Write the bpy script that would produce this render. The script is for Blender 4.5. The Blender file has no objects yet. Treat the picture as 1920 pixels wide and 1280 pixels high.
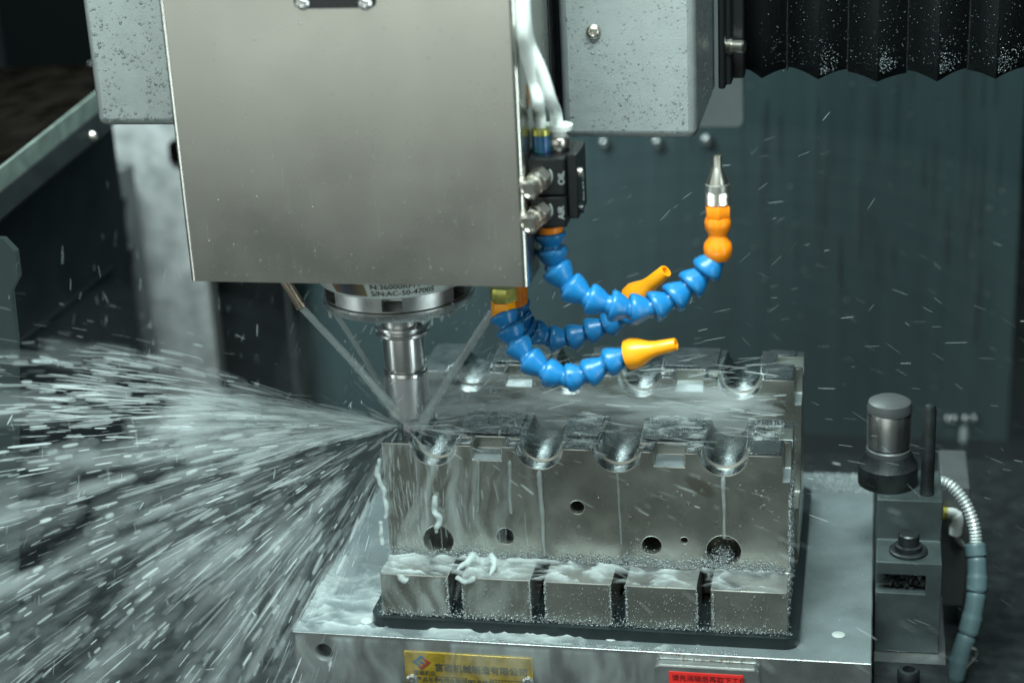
import bpy, bmesh, math, random
from mathutils import Vector, Matrix, noise
random.seed(7)
S = bpy.context.scene
COL = S.collection
# ------------------------------------------------------------------ camera
CAM_POS = Vector((0.33105626, -1.10735371, 0.50391861))
RIGHT = Vector((0.9807652, 0.18923917, -0.04783477))
UP = Vector((-0.0229255, 0.35504965, 0.9345663))
BACK = Vector((0.19384027, -0.91549346, 0.35255875))
F = 3387.07
cd = bpy.data.cameras.new('camera')
cam = bpy.data.objects.new('camera', cd)
COL.objects.link(cam)
cam.matrix_world = Matrix(((RIGHT.x, UP.x, BACK.x, CAM_POS.x), (RIGHT.y, UP.y, BACK.y, CAM_POS.y),
                           (RIGHT.z, UP.z, BACK.z, CAM_POS.z), (0, 0, 0, 1)))
cd.sensor_width = 36
cd.lens = F / 1920 * 36
cd.clip_start = 0.01
cd.clip_end = 50
cd.dof.use_dof = True
cd.dof.focus_distance = 1.235
cd.dof.aperture_fstop = 3.9
S.camera = cam


def at(px, py, x=None, y=None, z=None):
    """world point on an axis plane seen through pixel (px, py) of the 1920 x 1280 photograph"""
    r = RIGHT * ((px - 960) / F) + UP * (-(py - 640) / F) - BACK
    if x is not None: t = (x - CAM_POS.x) / r.x
    elif y is not None: t = (y - CAM_POS.y) / r.y
    else: t = (z - CAM_POS.z) / r.z
    return CAM_POS + r * t


# ------------------------------------------------------------------ light
W = bpy.data.worlds.new('World')
S.world = W
W.use_nodes = True
bg = W.node_tree.nodes['Background']
bg.inputs[0].default_value = (0.55, 0.72, 0.70, 1)
bg.inputs[1].default_value = 0.085


def area(name, loc, target, sx, sy, power, col):
    l = bpy.data.lights.new(name, 'AREA')
    l.shape = 'RECTANGLE'; l.size = sx; l.size_y = sy
    l.energy = power; l.color = col
    o = bpy.data.objects.new(name, l)
    o.location = loc
    o.rotation_euler = (Vector(target) - Vector(loc)).to_track_quat('-Z', 'Y').to_euler()
    COL.objects.link(o)
    return o


area('ceiling_lamp', (0.15, -0.50, 1.25), (0.05, 0.05, 0.0), 0.9, 0.35, 42, (0.82, 1.0, 0.98))
area('right_lamp', (1.15, -0.45, 0.10), (0.1, 0.1, 0.0), 0.34, 1.4, 17, (0.84, 1.0, 0.98))
area('left_tool_fill', (-1.05, -0.60, 0.0), (0.0, 0.1, 0.0), 0.24, 1.2, 5.5, (0.88, 1.0, 0.98))  # added unseen strip, gives the tool its left highlight band
area('rear_rim_fill', (-0.10, 0.50, 0.66), (0.05, 0.05, -0.1), 0.6, 0.2, 5, (0.80, 1.0, 1.0))  # added unseen light, brings out glints on the block rims
area('panel_fill', (-0.30, 0.33, 0.50), (-0.34, 0.62, -0.2), 0.25, 0.1, 5.0, (0.84, 1.0, 1.0))  # added unseen light that brightens the stainless panel
area('front_fill', (-0.45, -2.1, 0.52), (-0.45, 0.0, 0.52), 1.6, 1.5, 7.8, (0.93, 1.0, 0.93))  # added light behind the camera, shapes the gradient reflected in the front faces
S.view_settings.view_transform = 'Standard'
S.view_settings.look = 'None'
S.view_settings.exposure = 0
S.view_settings.gamma = 1
S.render.engine = 'CYCLES'
cy = S.cycles
cy.use_denoising = True
cy.max_bounces = 10
cy.transparent_max_bounces = 48
cy.transmission_bounces = 6
cy.caustics_reflective = False
cy.caustics_refractive = False
cy.sample_clamp_indirect = 4

# ------------------------------------------------------------------ materials
def mat(name, col, metal=0.0, rough=0.5, bump=0.0, bscale=(400, 400, 400), var=0.0, vscale=60, dark=None,
        rvar=0.0, spec=0.5, coat=0.0, aniso=0.0, alpha=1.0, detail=4, stretch=None, trans=0.0):
    m = bpy.data.materials.new(name)
    m.use_nodes = True
    nt = m.node_tree
    p = nt.nodes['Principled BSDF']
    p.inputs['Base Color'].default_value = (*col, 1)
    p.inputs['Metallic'].default_value = metal
    p.inputs['Roughness'].default_value = rough
    p.inputs['Specular IOR Level'].default_value = spec
    p.inputs['Coat Weight'].default_value = coat
    p.inputs['Coat Roughness'].default_value = 0.08
    p.inputs['Anisotropic'].default_value = aniso
    p.inputs['Alpha'].default_value = alpha
    p.inputs['Transmission Weight'].default_value = trans
    tc = nt.nodes.new('ShaderNodeTexCoord')

    def tex(sc, det=4.0):
        mp = nt.nodes.new('ShaderNodeMapping')
        mp.inputs['Scale'].default_value = sc
        nt.links.new(tc.outputs['Object'], mp.inputs['Vector'])
        n = nt.nodes.new('ShaderNodeTexNoise')
        n.inputs['Scale'].default_value = 1
        n.inputs['Detail'].default_value = det
        nt.links.new(mp.outputs[0], n.inputs['Vector'])
        return n.outputs['Fac']
    if var > 0:
        n = tex((vscale,) * 3 if stretch is None else stretch, 6)
        rp = nt.nodes.new('ShaderNodeValToRGB')
        rp.color_ramp.elements[0].position = 0.35
        rp.color_ramp.elements[1].position = 0.68
        d = dark or tuple(c * (1 - var) for c in col)
        rp.color_ramp.elements[0].color = (*d, 1)
        rp.color_ramp.elements[1].color = (*col, 1)
        nt.links.new(n, rp.inputs[0])
        nt.links.new(rp.outputs[0], p.inputs['Base Color'])
    if rvar > 0:
        n = tex((vscale * 1.3,) * 3 if stretch is None else stretch, 4)
        mr = nt.nodes.new('ShaderNodeMapRange')
        mr.inputs[1].default_value = 0.3; mr.inputs[2].default_value = 0.7
        mr.inputs[3].default_value = max(0.02, rough - rvar); mr.inputs[4].default_value = min(1, rough + rvar)
        nt.links.new(n, mr.inputs[0])
        nt.links.new(mr.outputs[0], p.inputs['Roughness'])
    if bump > 0:
        n = tex(bscale, detail)
        b = nt.nodes.new('ShaderNodeBump')
        b.inputs['Strength'].default_value = bump
        b.inputs['Distance'].default_value = 0.001
        nt.links.new(n, b.inputs['Height'])
        nt.links.new(b.outputs[0], p.inputs['Normal'])
    return m


def spray_mat(name, col, a0, a1, p=1.2, gloss=0.0):
    """foamy water: white scattering mixed with clear water; a grazing ray crosses less water, so rims are thinner"""
    m = bpy.data.materials.new(name)
    m.use_nodes = True
    nt = m.node_tree
    nt.nodes.clear()
    N = nt.nodes.new; Lk = nt.links.new
    out = N('ShaderNodeOutputMaterial')
    mx = N('ShaderNodeMixShader')
    tr = N('ShaderNodeBsdfTransparent')
    df = N('ShaderNodeBsdfDiffuse'); df.inputs[0].default_value = (*col, 1)
    tl = N('ShaderNodeBsdfTranslucent'); tl.inputs[0].default_value = (*col, 1)
    m2 = N('ShaderNodeMixShader'); m2.inputs[0].default_value = 0.5
    g = N('ShaderNodeNewGeometry')
    mr = N('ShaderNodeMapRange')
    mr.inputs[3].default_value = a0; mr.inputs[4].default_value = a1
    lw = N('ShaderNodeLayerWeight'); lw.inputs[0].default_value = 0.5
    iv = N('ShaderNodeMath'); iv.operation = 'SUBTRACT'; iv.inputs[0].default_value = 1.0
    pw = N('ShaderNodeMath'); pw.operation = 'POWER'; pw.inputs[1].default_value = p
    ml = N('ShaderNodeMath'); ml.operation = 'MULTIPLY'
    Lk(lw.outputs['Facing'], iv.inputs[1]); Lk(iv.outputs[0], pw.inputs[0])
    Lk(g.outputs['Random Per Island'], mr.inputs[0])
    Lk(pw.outputs[0], ml.inputs[0]); Lk(mr.outputs[0], ml.inputs[1])
    Lk(df.outputs[0], m2.inputs[1]); Lk(tl.outputs[0], m2.inputs[2])
    Lk(ml.outputs[0], mx.inputs[0])
    Lk(tr.outputs[0], mx.inputs[1]); Lk(m2.outputs[0], mx.inputs[2])
    last = mx
    if gloss > 0:
        fr = N('ShaderNodeFresnel'); fr.inputs[0].default_value = 1.36
        gm = N('ShaderNodeMath'); gm.operation = 'MULTIPLY'; gm.inputs[1].default_value = gloss
        gl = N('ShaderNodeBsdfGlossy'); gl.inputs['Roughness'].default_value = 0.08
        m3 = N('ShaderNodeMixShader')
        Lk(fr.outputs[0], gm.inputs[0]); Lk(gm.outputs[0], m3.inputs[0])
        Lk(mx.outputs[0], m3.inputs[1]); Lk(gl.outputs[0], m3.inputs[2])
        last = m3
    Lk(last.outputs[0], out.inputs[0])
    return m


M = {}
M['cover'] = mat('brushed_stainless', (0.61, 0.61, 0.56), 1, 0.28, bump=0.012, bscale=(3500, 3500, 90), var=0.10, vscale=14, rvar=0.035)
M['cover_edge'] = mat('sheet_edge', (0.62, 0.64, 0.60), 1, 0.3)
M['housing'] = mat('wet_grey_paint', (0.40, 0.44, 0.43), 0.35, 0.40, bump=0.15, bscale=(700, 700, 700), var=0.08, vscale=90, rvar=0.12, coat=0.25)
M['steel'] = mat('ground_steel', (0.68, 0.68, 0.67), 1, 0.34, bump=0.04, bscale=(300, 300, 4000), rvar=0.04)
M['chrome'] = mat('polished_steel', (0.72, 0.73, 0.72), 1, 0.30, bump=0.03, bscale=(200, 200, 5000))
M['satin'] = mat('satin_steel', (0.55, 0.57, 0.56), 1, 0.38, bump=0.06, bscale=(1500, 1500, 1500), rvar=0.08)
M['mold'] = mat('machined_mold_steel', (0.49, 0.50, 0.455), 0.92, 0.29, bump=0.06, bscale=(150, 3000, 3000), var=0.22, vscale=25, rvar=0.1)
M['chuck'] = mat('wet_chuck_steel', (0.44, 0.46, 0.45), 0.9, 0.36, bump=0.12, bscale=(900, 900, 900), var=0.22, vscale=35, rvar=0.14)
M['dark_steel'] = mat('oily_dark_steel', (0.05, 0.058, 0.06), 0.6, 0.4, bump=0.2, bscale=(500, 500, 500), var=0.5, vscale=60, rvar=0.15)
M['black'] = mat('black_anodised', (0.008, 0.009, 0.010), 0, 0.25, bump=0.05, bscale=(900, 900, 900))
M['mold_top'] = mat('wet_dark_mold_top', (0.10, 0.115, 0.12), 0.8, 0.30, bump=0.3, bscale=(900, 900, 900), rvar=0.08)  # dark base colour stands for the dark wall the wet tops reflect
M['bore'] = mat('wet_bore', (0.40, 0.44, 0.44), 1, 0.26, bump=0.25, bscale=(300, 1600, 300), var=0.45, vscale=110, rvar=0.1)
M['block'] = mat('grey_clamp_steel', (0.095, 0.12, 0.122), 0.5, 0.42, bump=0.1, bscale=(900, 900, 900), var=0.3, vscale=50, rvar=0.1)
M['chuck_top'] = mat('wet_chuck_top', (0.215, 0.255, 0.262), 0.3, 0.34, bump=0.08, bscale=(900, 900, 900), var=0.25, vscale=30, rvar=0.1, coat=0.15)
M['pole'] = mat('dark_resin_plate', (0.012, 0.018, 0.02), 0, 0.3, bump=0.15, bscale=(700, 700, 700))
M['bellows'] = mat('black_wet_fabric', (0.011, 0.013, 0.014), 0, 0.36, bump=0.12, bscale=(1500, 1500, 1500), spec=0.5)
M['thread'] = mat('grey_wet_thread', (0.16, 0.19, 0.19), 0, 0.35, var=0.7, vscale=500)
M['nut'] = mat('bright_satin_nut', (0.74, 0.76, 0.76), 0.85, 0.42, bump=0.03, bscale=(200, 200, 4000))
M['blue'] = mat('blue_hose_plastic', (0.010, 0.175, 0.43), 0, 0.33, bump=0.05, bscale=(400, 400, 400), rvar=0.08)
M['orange'] = mat('orange_hose_plastic', (0.95, 0.26, 0.008), 0, 0.32, rvar=0.06)
M['amber'] = mat('amber_nozzle_plastic', (0.95, 0.36, 0.01), 0, 0.3, rvar=0.06)
M['brass'] = mat('zinc_yellow_brass', (0.62, 0.60, 0.16), 0.7, 0.3, var=0.3, vscale=300)
M['nickel'] = mat('nickel', (0.66, 0.63, 0.56), 1, 0.32)
M['white_tube'] = mat('white_air_tube', (0.80, 0.86, 0.82), 0, 0.4)
M['white'] = mat('white_print', (0.30, 0.33, 0.32), 0, 0.5)
M['wall'] = mat('coolant_wet_wall', (0.062, 0.105, 0.113), 0.0, 0.42, bump=0.06, bscale=(90, 90, 8), var=0.2, vscale=20, stretch=(70, 70, 4), rvar=0.08, spec=0.3)
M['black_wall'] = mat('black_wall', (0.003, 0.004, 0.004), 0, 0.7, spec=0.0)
M['stainless'] = mat('spotted_stainless_panel', (0.72, 0.76, 0.75), 0.35, 0.36, var=0.8, vscale=38, dark=(0.40, 0.43, 0.42), rvar=0.1)
M['rail'] = mat('greenish_painted_rail', (0.12, 0.155, 0.135), 0, 0.5, bump=0.15, var=0.4, vscale=60)
M['grime'] = mat('brown_grimy_cover', (0.006, 0.005, 0.004), 0, 0.75, bump=0.4, bscale=(120, 120, 120), var=0.7, vscale=40, spec=0.0)
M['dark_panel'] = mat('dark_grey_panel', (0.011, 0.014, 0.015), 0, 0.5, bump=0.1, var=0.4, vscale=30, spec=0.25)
M['column'] = mat('grey_column_strip', (0.11, 0.12, 0.12), 0.3, 0.4, var=0.3, vscale=30)
M['floor'] = mat('coolant_covered_floor', (0.010, 0.013, 0.014), 0.0, 0.4, bump=0.6, bscale=(25, 25, 25), var=0.4, vscale=12)
M['plate_pale'] = mat('pale_bracket_paint', (0.58, 0.66, 0.64), 0, 0.45, var=0.15, vscale=40)
M['gold'] = mat('gold_nameplate', (0.52, 0.36, 0.045), 0.55, 0.36, bump=0.15, bscale=(500, 500, 500), var=0.4, vscale=120)
M['ink'] = mat('dark_ink', (0.05, 0.05, 0.03), 0, 0.5)
M['logo_blue'] = mat('logo_blue_ink', (0.04, 0.09, 0.14), 0, 0.5)
M['logo_red'] = mat('logo_red_ink', (0.22, 0.03, 0.02), 0, 0.5)
M['red'] = mat('red_label', (0.75, 0.03, 0.025), 0, 0.4)
M['red_ink'] = mat('dark_red_ink', (0.16, 0.012, 0.012), 0, 0.5)
M['sticker'] = mat('silver_sticker', (0.62, 0.68, 0.66), 0.2, 0.35)
M['resin_plug'] = mat('pale_resin_plug', (0.42, 0.46, 0.44), 0, 0.35)
M['copper'] = mat('tarnished_copper_tube', (0.36, 0.30, 0.24), 1, 0.36)
M['conduit'] = mat('grey_rubber_conduit', (0.10, 0.16, 0.175), 0, 0.42, bump=0.1, bscale=(300, 300, 300), var=0.2, vscale=70)
M['braid'] = mat('braided_hose_metal', (0.62, 0.68, 0.66), 0.5, 0.35)
M['green_tint'] = mat('green_blue_fitting', (0.02, 0.16, 0.17), 0.2, 0.3, var=0.6, vscale=250, dark=(0.03, 0.05, 0.25))
M['rust'] = mat('yellow_rust', (0.30, 0.16, 0.05), 0, 0.6, var=0.5, vscale=300)
M['drop'] = spray_mat('water_drop', (0.7, 0.78, 0.77), 0.05, 0.13, 0.8, 0.8)
M['fizz'] = spray_mat('fine_bubbles', (0.80, 0.90, 0.90), 0.15, 0.85, 0.5, 2.5)
M['foam'] = spray_mat('coolant_foam', (0.82, 0.92, 0.91), 0.55, 0.72, 1.0, 0.1)

def thick_mat(name, col, a):
    """froth and films of milky water: each vertex knows how thick the layer is there"""
    m = spray_mat(name, col, a, a, 0.0)
    nt = m.node_tree
    ml = [n for n in nt.nodes if n.type == 'MATH' and n.operation == 'MULTIPLY'][0]
    at_ = nt.nodes.new('ShaderNodeAttribute'); at_.attribute_name = 'thick'
    nt.links.new(at_.outputs['Fac'], ml.inputs[0])
    return m
M['froth'] = thick_mat('froth', (0.84, 0.93, 0.92), 0.66)
M['film'] = thick_mat('milky_film', (0.82, 0.92, 0.91), 0.42)
M['milky'] = spray_mat('milky_runoff', (0.72, 0.82, 0.80), 0.35, 0.65, 0.9, 1.0)
M['jet'] = spray_mat('coolant_jet_water', (0.85, 0.95, 0.95), 0.36, 0.48, 0.6, 0.5)
M['spray'] = spray_mat('spray_water', (0.86, 0.95, 0.95), 0.06, 0.50, 1.9)
M['dense'] = spray_mat('dense_spray_water', (0.88, 0.96, 0.96), 0.06, 0.24, 1.7)
M['veil'] = spray_mat('veil_of_water', (0.82, 0.92, 0.92), 0.015, 0.06, 1.6)
M['mist'] = spray_mat('mist_water', (0.88, 0.96, 0.96), 0.02, 0.11, 2.2)
M['fine'] = spray_mat('fine_spray_water', (0.86, 0.95, 0.95), 0.06, 0.42, 1.0)

# rainbow foil and stained mold face need a few extra nodes
def foil():
    m = bpy.data.materials.new('rainbow_foil'); m.use_nodes = True
    nt = m.node_tree; p = nt.nodes['Principled BSDF']
    tc = nt.nodes.new('ShaderNodeTexCoord'); sx = nt.nodes.new('ShaderNodeSeparateXYZ')
    rp = nt.nodes.new('ShaderNodeValToRGB')
    e = rp.color_ramp.elements
    e[0].position = 0; e[0].color = (0.12, 0.16, 0.10, 1)
    e[1].position = 1; e[1].color = (0.34, 0.27, 0.14, 1)
    for q, c in ((0.15, (0.25, 0.13, 0.07, 1)), (0.42, (0.08, 0.09, 0.13, 1)), (0.65, (0.13, 0.10, 0.10, 1))):
        k = e.new(q); k.color = c
    nt.links.new(tc.outputs['Generated'], sx.inputs[0]); nt.links.new(sx.outputs[0], rp.inputs[0])
    nt.links.new(rp.outputs[0], p.inputs['Base Color'])
    p.inputs['Metallic'].default_value = 0.6; p.inputs['Roughness'].default_value = 0.35
    return m
M['foil'] = foil()


def add_stains(m, spots):
    """dried smears that sit at fixed places of the part (object coordinates): (x, z, rx, rz, tilt, strength, colour)"""
    nt = m.node_tree; p = nt.nodes['Principled BSDF']
    tc = nt.nodes.new('ShaderNodeTexCoord')
    prev = p.inputs['Base Color'].links[0].from_socket
    nz = nt.nodes.new('ShaderNodeTexNoise'); nz.inputs['Scale'].default_value = 900
    mpn = nt.nodes.new('ShaderNodeMapping'); mpn.inputs['Scale'].default_value = (0.25, 1, 1.2)
    nt.links.new(tc.outputs['Object'], mpn.inputs[0]); nt.links.new(mpn.outputs[0], nz.inputs['Vector'])
    for (x, y, z, rx, rz, tilt, st, col) in spots:
        mp = nt.nodes.new('ShaderNodeMapping'); mp.vector_type = 'TEXTURE'
        mp.inputs['Location'].default_value = (x, y, z)
        mp.inputs['Rotation'].default_value = (0, tilt, 0)
        mp.inputs['Scale'].default_value = (rx, 0.004, rz)
        nt.links.new(tc.outputs['Object'], mp.inputs[0])
        ln = nt.nodes.new('ShaderNodeVectorMath'); ln.operation = 'LENGTH'
        nt.links.new(mp.outputs[0], ln.inputs[0])
        ad = nt.nodes.new('ShaderNodeMath'); ad.operation = 'MULTIPLY_ADD'
        nt.links.new(nz.outputs[0], ad.inputs[0]); ad.inputs[1].default_value = 1.1
        nt.links.new(ln.outputs['Value'], ad.inputs[2])
        mr = nt.nodes.new('ShaderNodeMapRange')
        mr.inputs[1].default_value = 1.25; mr.inputs[2].default_value = 1.6
        mr.inputs[3].default_value = st; mr.inputs[4].default_value = 0
        nt.links.new(ad.outputs[0], mr.inputs[0])
        mx = nt.nodes.new('ShaderNodeMixRGB'); mx.inputs[2].default_value = (*col, 1)
        nt.links.new(mr.outputs[0], mx.inputs[0]); nt.links.new(prev, mx.inputs[1])
        prev = mx.outputs[0]
    nt.links.new(prev, p.inputs['Base Color'])

# ------------------------------------------------------------------ mesh helpers
def box(bm, x0, x1, y0, y1, z0, z1, bev=0.0, seg=2):
    r = bmesh.ops.create_cube(bm, size=1)
    vs = r['verts']
    for v in vs:
        v.co = Vector((x0 + (v.co.x + .5) * (x1 - x0), y0 + (v.co.y + .5) * (y1 - y0), z0 + (v.co.z + .5) * (z1 - z0)))
    if bev > 0:
        es = list({e for v in vs for e in v.link_edges})
        bmesh.ops.bevel(bm, geom=es, offset=bev, segments=seg, profile=0.5, affect='EDGES')
    return bm


def frame(d):
    d = Vector(d).normalized()
    a = Vector((0, 0, 1)) if abs(d.z) < .9 else Vector((1, 0, 0))
    u = d.cross(a).normalized()
    return u, d.cross(u).normalized(), d


def lathe(bm, prof, base, axis=(0, 0, 1), seg=32, rot=0.0, cap=True):
    """prof = [(r, h)...] round an axis through base"""
    u, v, d = frame(axis)
    base = Vector(base)
    rings = []
    for r, h in prof:
        rings.append([bm.verts.new(base + d * h + (u * math.cos(rot + k * 2 * math.pi / seg) + v * math.sin(rot + k * 2 * math.pi / seg)) * max(r, 1e-6)) for k in range(seg)])
    for a, b in zip(rings, rings[1:]):
        for k in range(seg):
            bm.faces.new((a[k], a[(k + 1) % seg], b[(k + 1) % seg], b[k]))
    if cap:
        bm.faces.new(rings[0][::-1]); bm.faces.new(rings[-1])
    return bm


def tube(bm, pts, rad, seg=12, cap=True):
    pts = [Vector(p) for p in pts]
    n = len(pts)
    rr = rad if isinstance(rad, (list, tuple)) else [rad] * n
    t0 = (pts[1] - pts[0]).normalized()
    u, v, _ = frame(t0)
    rings = []
    for i, p in enumerate(pts):
        t = (pts[min(i + 1, n - 1)] - pts[max(i - 1, 0)]).normalized()
        u = (u - t * u.dot(t)).normalized()
        v = t.cross(u)
        rings.append([bm.verts.new(p + (u * math.cos(k * 2 * math.pi / seg) + v * math.sin(k * 2 * math.pi / seg)) * rr[i]) for k in range(seg)])
    for a, b in zip(rings, rings[1:]):
        for k in range(seg):
            bm.faces.new((a[k], a[(k + 1) % seg], b[(k + 1) % seg], b[k]))
    if cap:
        bm.faces.new(rings[0][::-1]); bm.faces.new(rings[-1])
    return bm


def spline(pts, n=8):
    pts = [Vector(p) for p in pts]
    q = [pts[0] * 2 - pts[1]] + pts + [pts[-1] * 2 - pts[-2]]
    out = []
    for i in range(1, len(q) - 2):
        for k in range(n):
            t = k / n
            a, b, c, d = q[i - 1], q[i], q[i + 1], q[i + 2]
            out.append(0.5 * ((2 * b) + (c - a) * t + (2 * a - 5 * b + 4 * c - d) * t * t + (3 * b - a - 3 * c + d) * t ** 3))
    out.append(pts[-1])
    return out


def prism(bm, poly, y0, y1):
    """poly in (x, z), extruded along y"""
    a = [bm.verts.new((x, y0, z)) for x, z in poly]
    b = [bm.verts.new((x, y1, z)) for x, z in poly]
    n = len(poly)
    bm.faces.new(a); bm.faces.new(b[::-1])
    for k in range(n):
        bm.faces.new((a[k], b[k], b[(k + 1) % n], a[(k + 1) % n]))
    return bm


def prism_x(bm, poly, x0, x1):
    """poly in (y, z), extruded along x"""
    a = [bm.verts.new((x0, y, z)) for y, z in poly]
    b = [bm.verts.new((x1, y, z)) for y, z in poly]
    n = len(poly)
    bm.faces.new(a); bm.faces.new(b[::-1])
    for k in range(n):
        bm.faces.new((a[k], b[k], b[(k + 1) % n], a[(k + 1) % n]))
    return bm


def rrect(x0, x1, z0, z1, r, n=5):
    out = []
    for cx_, cz_, a0 in ((x1 - r, z1 - r, 0), (x0 + r, z1 - r, 90), (x0 + r, z0 + r, 180), (x1 - r, z0 + r, 270)):
        for k in range(n + 1):
            a = math.radians(a0 + 90 * k / n)
            out.append((cx_ + r * math.cos(a), cz_ + r * math.sin(a)))
    return out


def new():
    return bmesh.new()


def root_of(o):
    while o.parent: o = o.parent
    return o


def finish(me, ang=35):
    for p in me.polygons: p.use_smooth = True
    me.set_sharp_from_angle(angle=math.radians(ang))
    for p in me.polygons:
        if max(abs(c) for c in p.normal) > .9998: p.use_smooth = False


def obj(name, bm, m, parent=None, smooth=35, recalc=True):
    if recalc: bmesh.ops.recalc_face_normals(bm, faces=bm.faces)
    if parent is not None:
        off = root_of(parent).location.copy()
    else:
        xs = [v.co for v in bm.verts]
        off = Vector(((min(c.x for c in xs) + max(c.x for c in xs)) / 2, (min(c.y for c in xs) + max(c.y for c in xs)) / 2, min(c.z for c in xs)))
    bmesh.ops.translate(bm, vec=-off, verts=bm.verts)
    me = bpy.data.meshes.new(name)
    bm.to_mesh(me); bm.free()
    if smooth: finish(me, smooth)
    me.materials.append(m)
    o = bpy.data.objects.new(name, me)
    COL.objects.link(o)
    if parent is not None: o.parent = parent
    else: o.location = off
    return o


def tag(o, label, cat, group=None, kind=None):
    if label: o['label'] = label
    if cat: o['category'] = cat
    if group: o['group'] = group
    if kind: o['kind'] = kind
    return o


def thing(name, loc, label, cat, group=None):
    o = bpy.data.objects.new(name, None)
    o.empty_display_size = 0.02
    o.location = loc
    COL.objects.link(o)
    return tag(o, label, cat, group)


def cut(bm, cutters, bevel=0.0, seg=2, ang=30):
    """boolean difference then an edge bevel; returns a bmesh"""
    bmesh.ops.recalc_face_normals(bm, faces=bm.faces)
    me = bpy.data.meshes.new('tmp'); bm.to_mesh(me); bm.free()
    o = bpy.data.objects.new('tmp', me); COL.objects.link(o)
    kill = [o]
    for c in cutters:
        bmesh.ops.recalc_face_normals(c, faces=c.faces)
        cm = bpy.data.meshes.new('tmpc'); c.to_mesh(cm); c.free()
        co = bpy.data.objects.new('tmpc', cm); COL.objects.link(co); kill.append(co)
        md = o.modifiers.new('b', 'BOOLEAN'); md.operation = 'DIFFERENCE'; md.solver = 'EXACT'; md.object = co
    if bevel > 0:
        md = o.modifiers.new('bev', 'BEVEL'); md.width = bevel; md.segments = seg
        md.limit_method = 'ANGLE'; md.angle_limit = math.radians(ang); md.use_clamp_overlap = False
    dg = bpy.context.evaluated_depsgraph_get(); dg.update()
    em = bpy.data.meshes.new_from_object(o.evaluated_get(dg))
    out = bmesh.new(); out.from_mesh(em)
    for k in kill: bpy.data.objects.remove(k)
    return out


def text_bm(s, size, depth=0.0002, align='LEFT', bold=False):
    c = bpy.data.curves.new('t', 'FONT')
    c.body = s; c.size = size; c.extrude = depth; c.align_x = align; c.resolution_u = 3
    if bold: c.offset = size * 0.012
    o = bpy.data.objects.new('t', c); COL.objects.link(o)
    dg = bpy.context.evaluated_depsgraph_get(); dg.update()
    me = bpy.data.meshes.new_from_object(o.evaluated_get(dg))
    bm = bmesh.new(); bm.from_mesh(me)
    bpy.data.objects.remove(o)
    return bm


def place_text(bm, mtx):
    bmesh.ops.transform(bm, matrix=mtx, verts=bm.verts)
    return bm


def facing(loc, xdir=(1, 0, 0), ydir=(0, 0, 1)):
    x = Vector(xdir).normalized(); y = Vector(ydir).normalized(); z = x.cross(y)
    return Matrix(((x.x, y.x, z.x, loc[0]), (x.y, y.y, z.y, loc[1]), (x.z, y.z, z.z, loc[2]), (0, 0, 0, 1)))


def socket_screw(bm, base, axis, r, h):
    """socket head cap with hex recess"""
    lathe(bm, [(r * .96, 0), (r, h * .06), (r, h * .85), (r * .9, h), (r * .56, h)], base, axis, 20, cap=False)
    u, v, d = frame(axis)
    b = Vector(base)
    lathe(bm, [(r * .56, h), (r * .52, h * .45), (1e-6, h * .4)], b, axis, 6, cap=False)


def button_screw(bm, base, axis, r, h):
    lathe(bm, [(r, 0), (r * .97, h * .35), (r * .8, h * .75), (r * .5, h), (r * .42, h), (r * .36, h * .55), (1e-6, h * .5)], base, axis, 18, cap=False)


# ------------------------------------------------------------------ the chamber (setting)
fl = new(); box(fl, -1.2, 1.2, -0.6, 1.2, -0.34, -0.30)
tag(obj('chamber_floor', fl, M['floor']), None, None, kind='structure')
bw = new(); box(bw, -0.55, 0.478, 0.72, 0.75, -0.30, 0.75)
back_wall = tag(obj('back_wall', bw, M['wall']), None, None, kind='structure')
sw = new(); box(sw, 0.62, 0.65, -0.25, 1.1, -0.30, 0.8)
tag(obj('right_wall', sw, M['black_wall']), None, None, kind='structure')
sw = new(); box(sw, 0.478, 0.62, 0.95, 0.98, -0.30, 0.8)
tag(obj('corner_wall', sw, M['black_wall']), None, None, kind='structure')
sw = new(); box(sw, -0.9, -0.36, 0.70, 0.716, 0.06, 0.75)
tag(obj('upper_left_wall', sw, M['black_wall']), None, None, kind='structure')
sw = new(); box(sw, -0.62, -0.60, -0.25, 0.72, -0.30, 0.6)
tag(obj('left_wall', sw, M['dark_panel']), None, None, kind='structure')

# left guide rail: grimy top, pale lip, dark bevelled underside
XL = -0.34
P = lambda px, py: at(px, py, x=XL)
t = thing('guide_rail', (XL, 0.2, P(90, 280).z), 'long pale green edged guide rail with grimy brown top running back on the left', 'rail')
y0, z0 = -0.15, 0
a, b = P(0, 345), P(180, 200)
sl = (b.z - a.z) / (b.y - a.y)
zt = lambda y: a.z + sl * (y - a.y) + 0.011
c = P(0, 352)
hl = 0.013
def beam(name, prof, m, ya=-0.2, yb=0.46):
    bm_ = new()
    A = [bm_.verts.new((x, ya, zt(ya) + z)) for x, z in prof]
    B = [bm_.verts.new((x, yb, zt(yb) + z)) for x, z in prof]
    n = len(prof)
    bm_.faces.new(A); bm_.faces.new(B[::-1])
    for k in range(n): bm_.faces.new((A[k], B[k], B[(k + 1) % n], A[(k + 1) % n]))
    return obj(name, bm_, m, t)
beam('top_cover', [(XL - .26, -.012), (XL - .003, -.004), (XL - .003, -.012), (XL - .26, -.02)], M['grime'])
beam('lip', [(XL - .003, 0), (XL, 0), (XL, -.0165), (XL - .003, -.0165)], M['rail'])
beam('bevel_cover', [(XL - .004, -.0168), (XL + .001, -.0168), (XL + .004, -.034), (XL - .03, -.062), (XL - .03, -.017)], M['dark_panel'], yb=0.40)
for px, py, xx in ((172, 255, XL + .004),):
    p = at(px, py, x=xx); s = new(); button_screw(s, p, (1, 0, 0), .004, .004); obj('screw', s, M['nickel'], t)
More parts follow.
